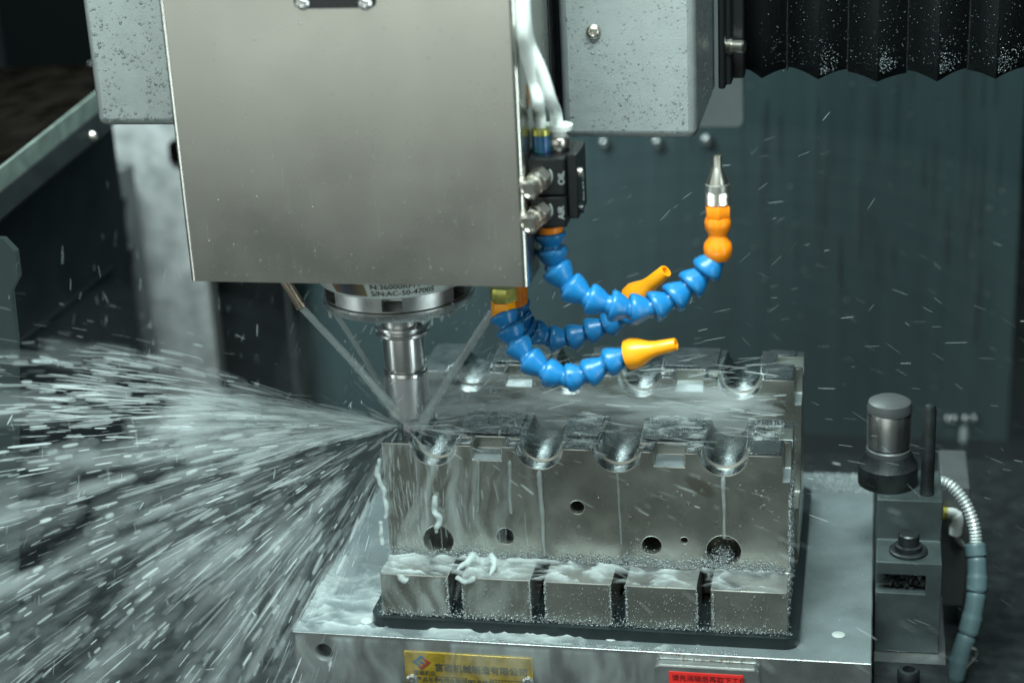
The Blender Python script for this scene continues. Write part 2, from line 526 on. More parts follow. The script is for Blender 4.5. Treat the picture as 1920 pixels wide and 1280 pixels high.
p = Vector((XL - .10, .26, zt(.26) - .008)); s = new(); button_screw(s, p, (0, 0, 1), .005, .004); obj('screw', s, M['nickel'], t)

# left: dark skirting panel under the rail
t2 = thing('skirt_panel', (XL - .03, .1, -.3), 'dark wet sheet panel hanging below the guide rail on the left', 'panel')
k = new(); prism_x(k, [(-.2, -.30), (.44, -.30), (.44, zt(.44) - .035), (-.2, zt(-.2) - .035)], XL - .0305, XL - .0275); obj('sheet', k, M['dark_panel'], t2)
k = new(); prism_x(k, [(-.2, -.012), (.40, -.012), (.40, -.009), (-.2, -.009)], XL - .0274, XL - .0255); obj('seam', k, M['dark_panel'], t2)

# stainless panel, column strip and blue-dark panel at the back left
YB = 0.60
a = at(232, 300, y=YB); b = at(402, 300, y=YB)
t3 = thing('stainless_panel', ((a.x + b.x) / 2, YB, -.3), 'spotted stainless sheet panel catching the light behind the spindle cover', 'panel')
k = new(); box(k, at(262, 600, y=YB).x - .02, at(408, 600, y=YB).x, YB, YB + .004, -.30, .14, .001); obj('sheet', k, M['stainless'], t3)
k = new(); box(k, at(402, 600, y=YB).x, at(412, 600, y=YB).x + .001, YB - .006, YB, -.30, .14, .001); obj('folded_edge', k, M['cover_edge'], t3)
k = new(); prism(k, [(x, z) for x, z in rrect(at(300, 300, y=YB).x + .012, at(300, 300, y=YB).x + .05, .035, .06, .008)], YB - .004, YB - .0005); obj('patch', k, M['grime'], t3)
YC = 0.55
t4 = thing('column_strip', (at(235, 500, y=YC).x, YC, -.3), 'grey column strip with dark bolts beside the stainless panel', 'column')
k = new()
xa, xb = at(205, 500, y=YC).x, at(252, 500, y=YC).x
box(k, xa, xb, YC, YC + .03, -.30, at(230, 320, y=YC).z, .002); obj('strip', k, M['column'], t4)
k = new(); box(k, xa - .035, xa - .002, YC + .004, YC + .03, -.30, at(230, 320, y=YC).z, .002); obj('side_strip', k, M['dark_panel'], t4)
for px, py in ((228, 372), (242, 467)):
    k = new(); p = at(px, py, y=YC); lathe(k, [(.0055, 0), (.0055, .005), (.004, .008), (1e-6, .008)], p, (0, -1, 0), 18, cap=False); obj('bolt', k, M['dark_steel'], t4)
t5 = thing('dark_wall_sheet', (-.2, .66, -.3), 'dark blue grey panel under the spindle cover', 'panel')
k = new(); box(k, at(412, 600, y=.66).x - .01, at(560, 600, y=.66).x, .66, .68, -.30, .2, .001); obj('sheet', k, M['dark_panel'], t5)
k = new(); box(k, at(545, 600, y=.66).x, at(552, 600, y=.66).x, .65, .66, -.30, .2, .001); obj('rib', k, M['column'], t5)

# corner of a clear splash guard at the far left
t6 = new(); YG = -0.02
pl = [(at(px, py, y=YG).x, at(px, py, y=YG).z) for px, py in ((-60, 445), (5, 448), (28, 472), (34, 520), (20, 548), (30, 640), (30, 1300), (-60, 1300))]
prism(t6, pl[::-1], YG, YG + .006)
M['guard'] = mat('clear_wet_plastic', (0.45, 0.6, 0.58), 0, 0.2, alpha=0.035, bump=0.3, bscale=(150, 150, 40))
tag(obj('splash_guard', t6, M['guard']), 'cloudy clear plastic splash guard with rounded corner at the far left', 'splash guard')

# things on the back wall
YW = 0.719
for i, (px, py, r) in enumerate(((1133, 268, .0062), (1232, 268, .0062), (1325, 263, .0066))):
    k = new(); button_screw(k, at(px, py, y=YW), (0, -1, 0), r, .006)
    tag(obj('wall_bolt', k, M['satin']), ('button head bolt on the back wall, nearest the black valve block',
        'middle one of three button head bolts on the back wall under the grey housing',
        'button head bolt on the back wall straight above the upright steel nozzle')[i], 'bolt', 'bolts on the back wall')
t7 = thing('wall_sensor', at(1808, 810, y=YW), 'small pale sensor below four screws at the right edge of the back wall', 'sensor')
k = new(); p = at(1808, 800, y=YW); lathe(k, [(.004, 0), (.004, .012), (.0025, .016), (1e-6, .016)], p + Vector((0, -.006, -.014)), (0, 0, 1), 12, cap=False); obj('body', k, M['plate_pale'], t7)
for px in (1778, 1790, 1811, 1827):
    k = new(); button_screw(k, at(px, 784, y=YW), (0, -1, 0), .0036, .003); obj('screw', k, M['chrome'], t7)
k = new(); prism(k, rrect(at(1770, 784, y=YW).x, at(1834, 784, y=YW).x, at(1808, 796, y=YW).z, at(1808, 772, y=YW).z, .003), YW - .001, YW + .0005); obj('plate', k, M['wall'], t7)

# pale bracket behind the bellows
YP = 0.42
p0, p1 = at(1262, 100, y=YP), at(1393, 238, y=YP)
k = new(); prism(k, rrect(p0.x, p1.x, p1.z, p0.z + .1, .006), YP, YP + .012)
tag(obj('rear_bracket', k, M['plate_pale']), 'pale grey plate with rounded corner behind the housing and below the bellows', 'bracket')

# ------------------------------------------------------------------ bellows
YBL = 0.20
t = thing('bellows', at(1650, 120, y=YBL), 'black pleated bellows with scalloped wet lower edge at top right', 'bellows')
lines = [1393, 1430, 1478, 1535, 1590, 1645, 1700, 1757, 1813, 1865, 1922, 1975]
xs = [at(px, 130, y=YBL).x for px in lines]
zlow = at(1478, 145, y=YBL).z
ztop = 0.90
def pleat(i):
    bm_ = new()
    xa, xb = xs[i], xs[i + 1]
    fa, fb = (i % 2 == 0), (i % 2 == 1)          # ridge points at even index + 2
    NX, NZ = 8, 14
    g = []
    for ix in range(NX + 1):
        u = ix / NX
        w = (1 - u) if i % 2 == 1 else u          # 1 at the forward ridge
        if i % 2 == 0: w = u
        if i % 2 == 1: w = 1 - u
        x = xa + (xb - xa) * u
        col = []
        zl = zlow + (0.0042 + .0012 * math.sin(i // 2 * 2.4)) * math.sin(math.pi / 2 * (1 - w)) + .0016 * math.sin(x * 31)
        for iz in range(NZ + 1):
            v = iz / NZ
            z = zl + (ztop - zl) * v ** 2.6
            bulge = 0.004 * math.sin(math.pi * u) * (1 if True else 0)
            flare = 0.010 * math.exp(-((z - zl) / .018)) * (0.5 + 0.5 * math.sin(math.pi * u))
            y = YBL - 0.016 * w - bulge + flare
            col.append(bm_.verts.new((x, y, z)))
        g.append(col)
    for a_, b_ in zip(g, g[1:]):
        for k_ in range(NZ): bm_.faces.new((a_[k_], b_[k_], b_[k_ + 1], a_[k_ + 1]))
    bmesh.ops.solidify(bm_, geom=bm_.faces[:], thickness=0.0012)
    return obj('pleat', bm_, M['bellows'], t, 60)
for i in range(len(xs) - 1): pleat(i)
for i in range(1, len(xs) - 1):                  # stitched seams
    k = new(); yy = YBL - (0.0175 if i % 2 == 0 else 0.001)
    tube(k, [(xs[i], yy, zlow + (.009 if i % 2 == 0 else .014)), (xs[i], yy, ztop)], .0007, 6); obj('seam', k, M['thread'], t)
for (pa, pb, yy, pz) in ((1346, 1357, .165, 168), (1357, 1369, .175, 160), (1369, 1393, .19, 148)):
    k = new(); box(k, at(pa, 80, y=yy).x, at(pb, 80, y=yy).x + .001, yy, yy + .02, at(pa, pz, y=yy).z, ztop, .0015); obj('clamp_strip', k, M['bellows'], t)
k = new(); p = at(1366, 87, y=.178); lathe(k, [(.0062, 0), (.0062, .003), (.0048, .0032), (.0048, .011), (.004, .012), (1e-6, .012)], p, (1, -.25, 0), 16, cap=False); obj('bolt', k, M['nickel'], t)

# ------------------------------------------------------------------ head housing behind the cover
t = thing('head_housing', (0.0, .13, .2), 'grey droplet covered machine head housing standing out on both sides behind the spindle cover', 'machine housing')
k = new(); box(k, .1255, .2163, .06, .20, .2008, .90, .006, 3); hr = obj('housing_box', k, M['housing'], t)
k = new(); box(k, -.2075, -.108, .06, .20, .2095, .90, .006, 3); hl_ = obj('housing_box', k, M['housing'], t)
k = new(); box(k, -.1078, .1253, .075, .19, .215, .90, .002); obj('bridge', k, M['black'], t)
k = new(); button_screw(k, at(1113, 60, y=.06) + Vector((0, -.0002, 0)), (0, -1, 0), .0052, .003); obj('screw', k, M['nickel'], t)
k = new(); box(k, .109, .1225, .045, .062, .225, .46, .001); obj('gap_shade_strip', k, M['black'], t)  # black strip put in for the darkness of the gap beside the cover

# ------------------------------------------------------------------ spindle cover
t = thing('spindle_cover', (0.01, -.06, .137), 'large brushed stainless sheet cover round the spindle', 'cover')
X0, X1, ZB = -.1019, .1217, .1372
k = new(); box(k, X0, X1, -.06, -.0585 + .0, ZB, .46); k.free()
k = new()
# U shaped folded sheet with rounded vertical edges
def usheet(bm_, x0, x1, yf, yb, th, r, z0, z1, n=6):
    outer = [(x0, yb)]
    for q in range(n + 1):
        a_ = math.pi + (math.pi / 2) * q / n
        outer.append((x0 + r + r * math.cos(a_), yf + r + r * math.sin(a_)))
    for q in range(n + 1):
        a_ = 1.5 * math.pi + (math.pi / 2) * q / n
        outer.append((x1 - r + r * math.cos(a_), yf + r + r * math.sin(a_)))
    outer.append((x1, yb))
    inner = [(x0 + th, yb)] + [(x0 + th, yf + th + .001), (x1 - th, yf + th + .001)] + [(x1 - th, yb)]
    poly = outer + inner[::-1]
    A = [bm_.verts.new((x, y, z0)) for x, y in poly]
    B = [bm_.verts.new((x, y, z1)) for x, y in poly]
    n_ = len(poly)
    bm_.faces.new(A[::-1]); bm_.faces.new(B)
    for q in range(n_): bm_.faces.new((A[q], A[(q + 1) % n_], B[(q + 1) % n_], B[q]))
usheet(k, X0, X1, -.06, .044, .002, .004, ZB, .46)
c1 = new(); prism_x(c1, [(-.02, ZB - .01), (.06, ZB - .01), (.06, .176), (-.012, .168), (-.022, .147)], X0 - .01, X1 + .01)
k = cut(k, [c1], 0)
obj('shell', k, M['cover'], t, 30)
sp = obj('slot_plate', prism(new(), rrect(at(551, 0, y=-.06).x, at(705, 0, y=-.06).x, at(620, 16, y=-.06).z, .40, .004), -.0608, -.0595), M['black'], t)
for px in (568, 685):
    k = new(); button_screw(k, at(px, 6, y=-.0608) + Vector((0, -.0001, 0)), (0, -1, 0), .0045, .0028); obj('screw', k, M['chrome'], sp)
# rust spots left on the side flange
for px, py in ((985, 22), (990, 178)):
    p = at(px, py, x=X1 + .0004); k = new()
    prism_x(k, [(p.y + q[0], p.z + q[1]) for q in ((0, .007), (.006, .002), (.004, -.005), (-.003, -.009), (-.004, -.002))], X1 + .0002, X1 + .0006)
    obj('rust_spot', k, M['rust'], t)

# ------------------------------------------------------------------ spindle
SX, SY = .0135, .025
t = thing('spindle', (SX, SY, .078), 'steel spindle nose with white rating sticker showing under the cover', 'spindle')
zf = lambda py, r: at(745, py, y=SY - r).z
z1, z2, z3, z4 = zf(562, .053), zf(588, .0505), zf(592, .0525), zf(606, .0525)
k = new(); lathe(k, [(.062, .20), (.062, z1 + .016), (.0535, z1 + .0005), (.0515, z1)], (SX, SY, 0), (0, 0, 1), 72); obj('body', k, M['sticker'], t)
k = new(); lathe(k, [(.0505, z1 - .0003), (.0505, z2)], (SX, SY, 0), (0, 0, 1), 72)
cs = []
for an in (-80, -20, -140):
    a_ = math.radians(an); c = new(); d = Vector((math.cos(a_), math.sin(a_), 0)); s_ = Vector((-d.y, d.x, 0))
    p = Vector((SX, SY, 0)) + d * .047
    bb = new(); box(bb, -.018, .0045, -.0068, .0068, z2 + .0007, z1 - .0009, .0008)
    bmesh.ops.transform(bb, matrix=Matrix.Translation(p) @ Matrix.Rotation(a_, 4, 'Z'), verts=bb.verts)
    bmesh.ops.scale(bb, vec=(1, 1, 1), verts=bb.verts); cs.append(bb); c.free()
k = cut(k, cs, 0); obj('drilled_ring', k, M['satin'], t)
k = new(); lathe(k, [(.0485, z2 - .0002), (.0518, z2 - .0006), (.0525, z3), (.0525, z4 + .003), (.0505, z4 - .001), (.040, z4 - .003), (.019, z4 - .0032)], (SX, SY, 0), (0, 0, 1), 72); obj('clamp_ring', k, M['satin'], t)
def wrap(bm_, px, py, r):
    """bend flat text round the spindle"""
    p = at(px, py, y=SY - r); a0 = math.asin((p.x - SX) / r)
    for v in bm_.verts:
        a_ = a0 + v.co.x / r; rr = r + v.co.z
        v.co = Vector((SX + rr * math.sin(a_), SY - rr * math.cos(a_), p.z + v.co.y))
# sticker: foil patch and lines of print on the cone just above the ring
def cone_r(z): return .0535 + (.062 - .0535) * min(1, max(0, (z - z1 - .0005) / .0155))
def wrapc(bm_, px, py):
    p = at(px, py, y=SY - .056); a0 = math.asin((p.x - SX) / .056)
    for v in bm_.verts:
        zz = p.z + v.co.y; rr = cone_r(zz) + .0003 + v.co.z
        a_ = a0 + v.co.x / .056
        v.co = Vector((SX + rr * math.sin(a_), SY - rr * math.cos(a_), zz))
def strip(w, h, n=12):
    bm_ = new(); g = [[bm_.verts.new((w * i / n, h * j / 2, 0)) for j in range(3)] for i in range(n + 1)]
    for a_, b_ in zip(g, g[1:]):
        for q in range(2): bm_.faces.new((a_[q], b_[q], b_[q + 1], a_[q + 1]))
    return bm_
k = strip(.0255, .016); wrapc(k, 622, 556); obj('foil_patch', k, M['foil'], t, recalc=False)
tx = text_bm('S/N:AC-50-47005', .0059, .0001); wrapc(tx, 696, 556); obj('serial_text', tx, M['ink'], t, recalc=False)
tx = text_bm('N:36000RPM  1.2KW', .0059, .0001); wrapc(tx, 696, 541); obj('rating_text', tx, M['ink'], t, recalc=False)

t = thing('tool_holder', (SX + .001, SY, .012), 'polished steel tool holder with two grooves pointing down into the spray', 'tool holder')
TX = SX + .001
zt_ = lambda py, r: at(762, py, y=SY - r).z
k = new()
lathe(k, [(.0142, .09), (.0142, zt_(622, .0142)), (.0168, zt_(629, .017))], (TX, SY, 0), (0, 0, 1), 64); obj('neck', k, M['steel'], t)
k = new(); za = zt_(633, .0188)
lathe(k, [(.0150, za + .0045), (.0186, za + .0042), (.0188, za + .0025), (.0165, za + .0022), (.0165, za), (.0188, za - .0003), (.0188, za - .0022), (.0178, za - .003), (.0150, za - .0034)], (TX, SY, 0), (0, 0, 1), 64); obj('flange', k, M['chrome'], t)
k = new(); zb = zt_(704, .0145)
lathe(k, [(.0138, za - .003), (.0141, za - .006), (.0143, zb + .0035), (.0143, zb + .003), (.0128, zb + .0024), (.0128, zb + .0006), (.0147, zb), (.0152, zb - .001), (.0153, zb - .003)], (TX, SY, 0), (0, 0, 1), 64); obj('shank', k, M['chrome'], t)
k = new(); lathe(k, [(.0152, zb - .0031), (.0153, .0165), (.0149, .0135), (.006, .013), (.006, -.004), (1e-6, -.005)], (TX, SY, 0), (0, 0, 1), 64); obj('collet_nut', k, M['nut'], t)

# ------------------------------------------------------------------ copper nozzle and the three coolant jets
p0, p1 = at(530, 520, y=-.012), at(566, 576, y=-.012)
k = new(); tube(k, [p0 + Vector((-.012, .004, .03)), p0, p0.lerp(p1, .5), p1], .0036, 16)
lathe(k, [(.0041, 0), (.0041, .003)], p1 - (p1 - p0).normalized() * .003, p1 - p0, 16)
tag(obj('coolant_nozzle', k, M['copper']), 'tarnished metal coolant tube poking out under the left of the cover', 'coolant nozzle')
tip = at(762, 790, y=SY - .01)
def jet(px0, py0, ya, px1, py1, yb, r, lab):
    r *= .86
    a_, b_ = at(px0, py0, y=ya), at(px1, py1, y=yb)
    n = 60; pts = []; rr = []
    for i in range(n + 1):
        u = i / n
        p = a_.lerp(b_, u) + Vector((0, 0, .004 * u * (1 - u)))
        pts.append(p); rr.append(r * (1 + .30 * u * u) * (1 + (.06 + .22 * u) * noise.noise(Vector((px0, u * 22, 1)))))
        p += Vector(noise.noise_vector(Vector((px0, u * 9, 4)))) * r * .35 * u
    bm_ = new(); tube(bm_, pts, rr, 14)
    tag(obj('coolant_jet', bm_, M['jet']), lab, 'water jet', 'coolant jets aimed at the cutter')
jet(566, 577, -.012, 735, 762, .012, .0030, 'straight water jet leaving the tarnished metal tube left of the tool')
jet(606, 553, .02, 730, 745, .03, .0026, 'thinner water jet just behind the left one, passing the spindle ring')
jet(925, 582, -.008, 792, 790, .014, .0034, 'water jet from the right, starting beside the orange hose fitting')

# ------------------------------------------------------------------ valve block with air and oil fittings
t = thing('valve_block', at(1035, 430, y=.0), 'black valve block with two steel knobs bolted beside the cover', 'valve')
YV = at(992, 360, x=X1 + .0006).y
vx0, vx1 = at(992, 360, y=YV).x, at(1060, 360, y=YV).x
vz0, vz1 = at(1030, 427, y=YV).z, at(1030, 297, y=YV).z
zm = at(1030, 368, y=YV).z
k = new(); box(k, vx0, vx1, YV, YV + .045, vz0, zm - .0004, .0012); bl = obj('lower_body', k, M['black'], t)
k = new(); box(k, vx0, vx1, YV, YV + .045, zm + .0004, vz1, .0012); bu = obj('upper_body', k, M['black'], t)
k = new(); box(k, vx1 + .0003, vx1 + .007, YV + .006, YV + .04, vz0 + .004, vz1 + .001, .001); obj('side_plate', k, M['black'], t)
k = new(); lathe(k, [(.003, 0), (.003, .002), (1e-6, .002)], (vx1 + .007, YV + .012, vz0 + .009), (1, 0, 0), 14, cap=False); obj('screw', k, M['black'], t)
k = new(); lathe(k, [(.003, 0), (.003, .002), (1e-6, .002)], (vx1 + .007, YV + .012, vz1 - .012), (1, 0, 0), 14, cap=False); obj('screw', k, M['nickel'], t)
for (px, py, w, par) in ((1012, 334, 'OIL', bu), (1012, 398, 'AIR', bl)):
    p = at(px + 4, py - 2, y=YV)
    k = new(); ax = Vector((-.42, -1, -.30))
    lathe(k, [(.0072, -.001), (.0072, .0055), (.0066, .006)], p, ax, 6, rot=.3)
    lathe(k, [(.0064, .006), (.0064, .009), (.0055, .0095), (.0055, .0125), (.0064, .013), (.0064, .0165), (.005, .0168), (.0044, .0155), (1e-6, .0155)], p, ax, 24, cap=False)
    obj('knob', k, M['nickel'], t)
    tx = text_bm(w, .0056, .00012)
    q = at(px + 42, py + 13, y=YV)
    place_text(tx, facing((q.x + .0015, YV - .0002, q.z), (0, 0, 1), (-1, 0, 0)))
    obj('marking', tx, M['white'], par, recalc=False)
    k = new()
    pts = [Vector((q.x - .0085 + .0024 * math.cos(a_), YV - .0003, q.z + .0055 + .0045 * math.sin(a_))) for a_ in [math.radians(-70 + 14 * i) for i in range(11)]]
    tube(k, pts, .00055, 6); box(k, q.x - .0105, q.x - .0095, YV - .0006, YV - .0001, q.z + .002, q.z + .004); box(k, q.x - .0105, q.x - .0095, YV - .0006, YV - .0001, q.z + .007, q.z + .009)
    obj('marking', k, M['white'], par)
tx = text_bm('SPT 0.2 MPa', .0042, .0001); place_text(tx, facing((vx1 + .0072, YV + .024, vz0 + .010), (0, 0, 1), (0, -1, 0) if False else (0, 1, 0))); obj('marking', tx, M['white'], t, recalc=False)
# fittings on top
p = at(1047, 278, y=YV + .02); p.z = vz1
k = new(); lathe(k, [(.0078, .0002), (.0078, .008), (.0070, .0088)], p, (0, 0, 1), 6, rot=.2); obj('hex_nut', k, M['nickel'], t)
k = new(); lathe(k, [(.005, .0085), (.005, .013), (.0085, .0135), (.0088, .0165), (.005, .017)], p, (.05, 0, 1), 24); obj('push_collar', k, M['white_tube'], t)
p2 = at(1016, 280, x=X1 + .0068); p2.z = vz1
k = new(); lathe(k, [(.006, .0002), (.006, .010), (.0055, .011)], p2, (0, 0, 1), 20); obj('elbow_base', k, M['green_tint'], t)
k = new(); lathe(k, [(.0062, .0112), (.0062, .0145), (.005, .0155)], p2, (0, 0, 1), 20); obj('elbow_ring', k, M['brass'], t)

top1 = p + Vector((0, 0, .012)); top2 = p2 + Vector((0, 0, .013))
def air(pts, lab):
    bm_ = new(); tube(bm_, spline(pts, 8), .0039, 14)
    tag(obj('air_tube', bm_, M['white_tube']), lab, 'tube', 'air tubes beside the cover')
XT = X1 + .0075
air([top1, top1 + Vector((-.001, 0, .012)), at(1033, 190, x=XT + .010), at(1015, 135, x=XT + .006), at(993, 85, x=XT), at(984, 45, x=XT), at(980, -40, x=XT), at(978, -140, x=XT)],
    'white air tube curving down to the hex nut fitting, the right one of the pair')
XT = X1 + .0065
air([top2, top2 + Vector((-.001, 0, .012)), at(1010, 195, x=XT + .004), at(1001, 150, x=XT + .002), at(987, 95, x=XT), at(980, 55, x=XT), at(976, -40, x=XT), at(974, -140, x=XT)],
    'white air tube ending at the blue green fitting, the left one of the pair')

# ------------------------------------------------------------------ segmented coolant hoses
def seg_mesh():
    bm_ = new()
    # cup (wide, upstream) tapering to the ball neck (downstream); unit: length 1 along +Z from 0 to 1, radius in the same unit
    lathe(bm_, [(.40, .02), (.50, 0), (.56, .05), (.58, .16), (.56, .30), (.47, .56), (.36, .80), (.34, .90), (.38, 1.0), (.36, 1.12), (.25, 1.2)], (0, 0, 0), (0, 0, 1), 24)
    bmesh.ops.recalc_face_normals(bm_, faces=bm_.faces)
    me = bpy.data.meshes.new('hose_segment'); bm_.to_mesh(me); bm_.free(); finish(me, 40); me.materials.append(M['blue']); return me
SEG = seg_mesh()
def orient(d):
    return Vector(d).to_track_quat('Z', 'Y').to_matrix().to_4x4()
def hose(root, pts, flip=(), width=.0205):
    for i, (a_, b_) in enumerate(zip(pts, pts[1:])):
        d = b_ - a_
        L = d.length
        o = bpy.data.objects.new('hose_segment', SEG)
        COL.objects.link(o); o.parent = root
        mid = a_ if i not in flip else b_
        dd = d if i not in flip else -d
        o.matrix_local = Matrix.Translation(mid - root.location) @ orient(dd) @ Matrix.Rotation(random.random() * 6, 4, 'Z') @ Matrix.Diagonal((width, width, L, 1))

# hose A: from the valve block down and round to an upright steel nozzle
ya = [-.028, -.029, -.030, -.032, -.034, -.034, -.032, -.029, -.024, -.018, -.013, -.010]
pa = [(1031, 436), (1034, 464), (1040, 500), (1066, 535), (1103, 559), (1143, 572), (1182, 580), (1222, 577), (1257, 562), (1290, 538), (1320, 511), (1346, 480)]
A = [at(px, py, y=yy) for (px, py), yy in zip(pa, ya)]
t = thing('coolant_hose', A[0], 'blue segmented hose curving from the valve block up to an upright steel nozzle', 'coolant hose', 'segmented coolant hoses')
hose(t, A, width=.0178)
k = new(); lathe(k, [(.0075, -.002), (.0082, .001), (.0082, .006)], A[0] + Vector((0, 0, -.001)), (0, 0, 1), 20); obj('fitting', k, M['orange'], t)
e = A[-1]; up = (at(1346, 300, y=-.006) - at(1347, 480, y=-.010)).normalized()
e0 = e; NZ = lambda pr: [(r_ * .9, h_ * .87) for r_, h_ in pr]
k = new(); lathe(k, NZ([(.0075, -.003), (.0098, .001), (.0102, .006), (.0095, .010), (.0066, .0145), (.0066, .017), (.0090, .021), (.0094, .026), (.0085, .029)]), e0, up, 28); obj('connector', k, M['orange'], t)
k = new(); lathe(k, NZ([(.0088, .0292), (.0092, .030), (.0092, .037), (.0085, .038)]), e0, up, 6, rot=.2); obj('hex_fitting', k, M['orange'], t)
k = new()
lathe(k, NZ([(.0074, .0381), (.0080, .039), (.0080, .048), (.0086, .0485), (.0086, .0535), (.0078, .054)]), e0, up, 36); 
obj('knurled_sleeve', k, mat('knurled_steel', (0.55, 0.56, 0.52), 1, 0.42, bump=0.0), t)
kn = new()
u_, v_, d_ = frame(up)
for i in range(9):
    for j in range(26):
        a_ = (j + (i % 2) * .5) / 26 * 2 * math.pi
        h_ = (.0395 + i * .001) * .87; r_ = .0081 * .9
        q = e0 + d_ * h_ + (u_ * math.cos(a_) + v_ * math.sin(a_)) * r_
        n_ = (u_ * math.cos(a_) + v_ * math.sin(a_)); s_ = d_.cross(n_)
        vs = [kn.verts.new(q + s_ * .0008), kn.verts.new(q + d_ * .0006), kn.verts.new(q - s_ * .0008), kn.verts.new(q - d_ * .0006)]
        tp = kn.verts.new(q + n_ * .0005)
        for w_ in range(4): kn.faces.new((vs[w_], vs[(w_ + 1) % 4], tp))
kk = obj('knurling', kn, M['nickel'], t, smooth=0); kk['kind'] = 'stuff'
k = new(); lathe(k, NZ([(.0078, .0541), (.0072, .056), (.0040, .0655), (.0032, .067), (.0031, .0745), (.0024, .0745), (.0022, .070), (1e-6, .070)]), e0, up, 28, cap=False); obj('nozzle_tip', k, M['nickel'], t)

# hose B: from the brass nut under the cover, ends in an amber nozzle pointing right
pb = [(943, 588), (954, 614), (968, 643), (990, 672), (1024, 697), (1063, 709), (1099, 702), (1136, 681), (1176, 665)]
yb = [-.020, -.024, -.028, -.033, -.037, -.039, -.038, -.035, -.032]
B = [at(px, py, y=yy) for (px, py), yy in zip(pb, yb)]
t = thing('coolant_hose', B[0] + Vector((0, 0, .02)), 'lowest blue segmented hose, from a brass nut to an amber nozzle pointing right', 'coolant hose', 'segmented coolant hoses')
hose(t, B, width=.0165)
k = new(); lathe(k, [(.0088, 0), (.0094, .001), (.0094, .008), (.0088, .0095)], at(944, 562, y=-.02), (.02, 0, 1), 6, rot=.4); obj('brass_nut', k, M['brass'], t)
k = new(); p = at(943, 563, y=-.02); lathe(k, [(.0072, -.016), (.0078, -.013), (.0078, -.012)], p, (.0, 0, 1), 24); lathe(k, [(.0080, -.0119), (.0082, -.011), (.0082, -.001), (.008, -.0004)], p, (0, 0, 1), 6, rot=.5); obj('fitting', k, M['amber'], t)
e = B[-1] + Vector((.0005, 0, 0)); d = at(1262, 646, y=-.036) - e
k = new(); lathe(k, [(.0075, .001), (.0100, 0), (.0104, .004), (.0090, .009), (.0058, .0155), (.0048, .0205), (.0040, .033), (.0036, .0335), (.0022, .0335), (.002, .03), (1e-6, .03)], e, d, 28, cap=False); obj('nozzle', k, M['amber'], t)

# hose C: behind the other two, amber nozzle tilted upward
pc = [(968, 566), (971, 590), (984, 612), (998, 620), (1030, 634), (1066, 634), (1101, 622), (1136, 610), (1170, 592), (1192, 570)]
yc = [.02, .022, .024, .027, .03, .033, .035, .036, .036, .034]
Cc = [at(px, py, y=yy) for (px, py), yy in zip(pc, yc)]
t = thing('coolant_hose', Cc[0] + Vector((0, 0, .02)), 'blue segmented hose passing behind the others, its amber nozzle tilted up to the right', 'coolant hose', 'segmented coolant hoses')
hose(t, Cc, width=.0158)
k = new(); lathe(k, [(.0065, -.004), (.008, -.002), (.008, .014)], Cc[0], (0, 0, 1), 24); obj('fitting', k, M['orange'], t)
e = at(1192, 556, y=.034); d = at(1258, 500, y=.024) - e
k = new(); lathe(k, [(.0080, -.004), (.0098, -.003), (.0100, .002), (.0085, .006), (.0060, .012), (.0052, .017), (.0046, .031), (.0042, .0318), (.0028, .0318), (.0026, .028), (1e-6, .028)], e, d, 28, cap=False); obj('nozzle', k, M['amber'], t)

# ------------------------------------------------------------------ mold blocks
CH = (.037, .1112, .1650, .2372)
PK = ((.0645, .0848), (.1902, .2108))
def yz_prism(poly, x0, x1): return prism_x(new(), poly, x0, x1)
def mold(bm_dx, dy, dz, zbot, holes):
    k = new()
    L = -.0868
    outline = [(-.029, zbot), (.058, zbot), (.058, 0), (0, 0), (0, L), (-.029, L)]
    prism_x(k, outline, 0, .2815)
    cs = []
    for x in CH:
        c = new(); lathe(c, [(.0163, -.005), (.0163, .0115), (.0141, .0116), (.0118, .070)], (x, 0, .0006), (0, 1, 0), 56); cs.append(c)
    for xa, xb in PK:
        cs.append(yz_prism([(-.003, -.0108), (.0168, -.0090), (.0168, .01), (-.003, .01)], xa, xb))
    # notch in the top right corner and pocket in the end pad
    cs.append(box(new(), .2763, .30, -.01, .024, -.0188, .02))
    cs.append(box(new(), .2615, .30, .0275, .047, -.0085, .02))
    for xa, xb in ((.0475, .0485),): pass
    # slots through the stepped foot
    for xc in (.0535, .1115, .1675, .2255):
        c = new()
        pts = [(xc - .0048, zbot - .01), (xc + .0048, zbot - .01)]
        for q in range(9):
            a_ = math.pi * q / 8
            pts.append((xc + .0048 * math.cos(a_), L - .001 + .0048 * math.sin(a_)))
        prism(c, pts, -.04, .022); cs.append(c)
    # small recesses beside the pockets
    for xa, xb in PK:
        cs.append(box(new(), xa - .0115, xa - .0028, .004, .0150, -.0018, .01))
        cs.append(box(new(), xb + .0028, xb + .0110, .004, .0150, -.0018, .01))
    for x, z, r in holes:
        c = new(); lathe(c, [(r, -.005), (r, .04)], (x, 0, z), (0, 1, 0), 40); cs.append(c)
    return cut(k, cs, .0007, 2, 28)
HOLES = ((.1364, -.0438, .0048), (.0363, -.0738, .0109), (.0849, -.0685, .0060), (.1875, -.0704, .0066), (.2100, -.0656, .0023), (.2369, -.0724, .0116))
MT = [M['mold'], M['mold'].copy()]
add_stains(MT[0], [(.2215, 0, -.0245, .0135, .0055, .62, .55, (.17, .15, .10)),      # finger mark
                   (.160, 0, -.055, .034, .017, .2, .22, (.24, .22, .16)), (.190, 0, -.045, .02, .012, -.3, .18, (.24, .22, .16))])
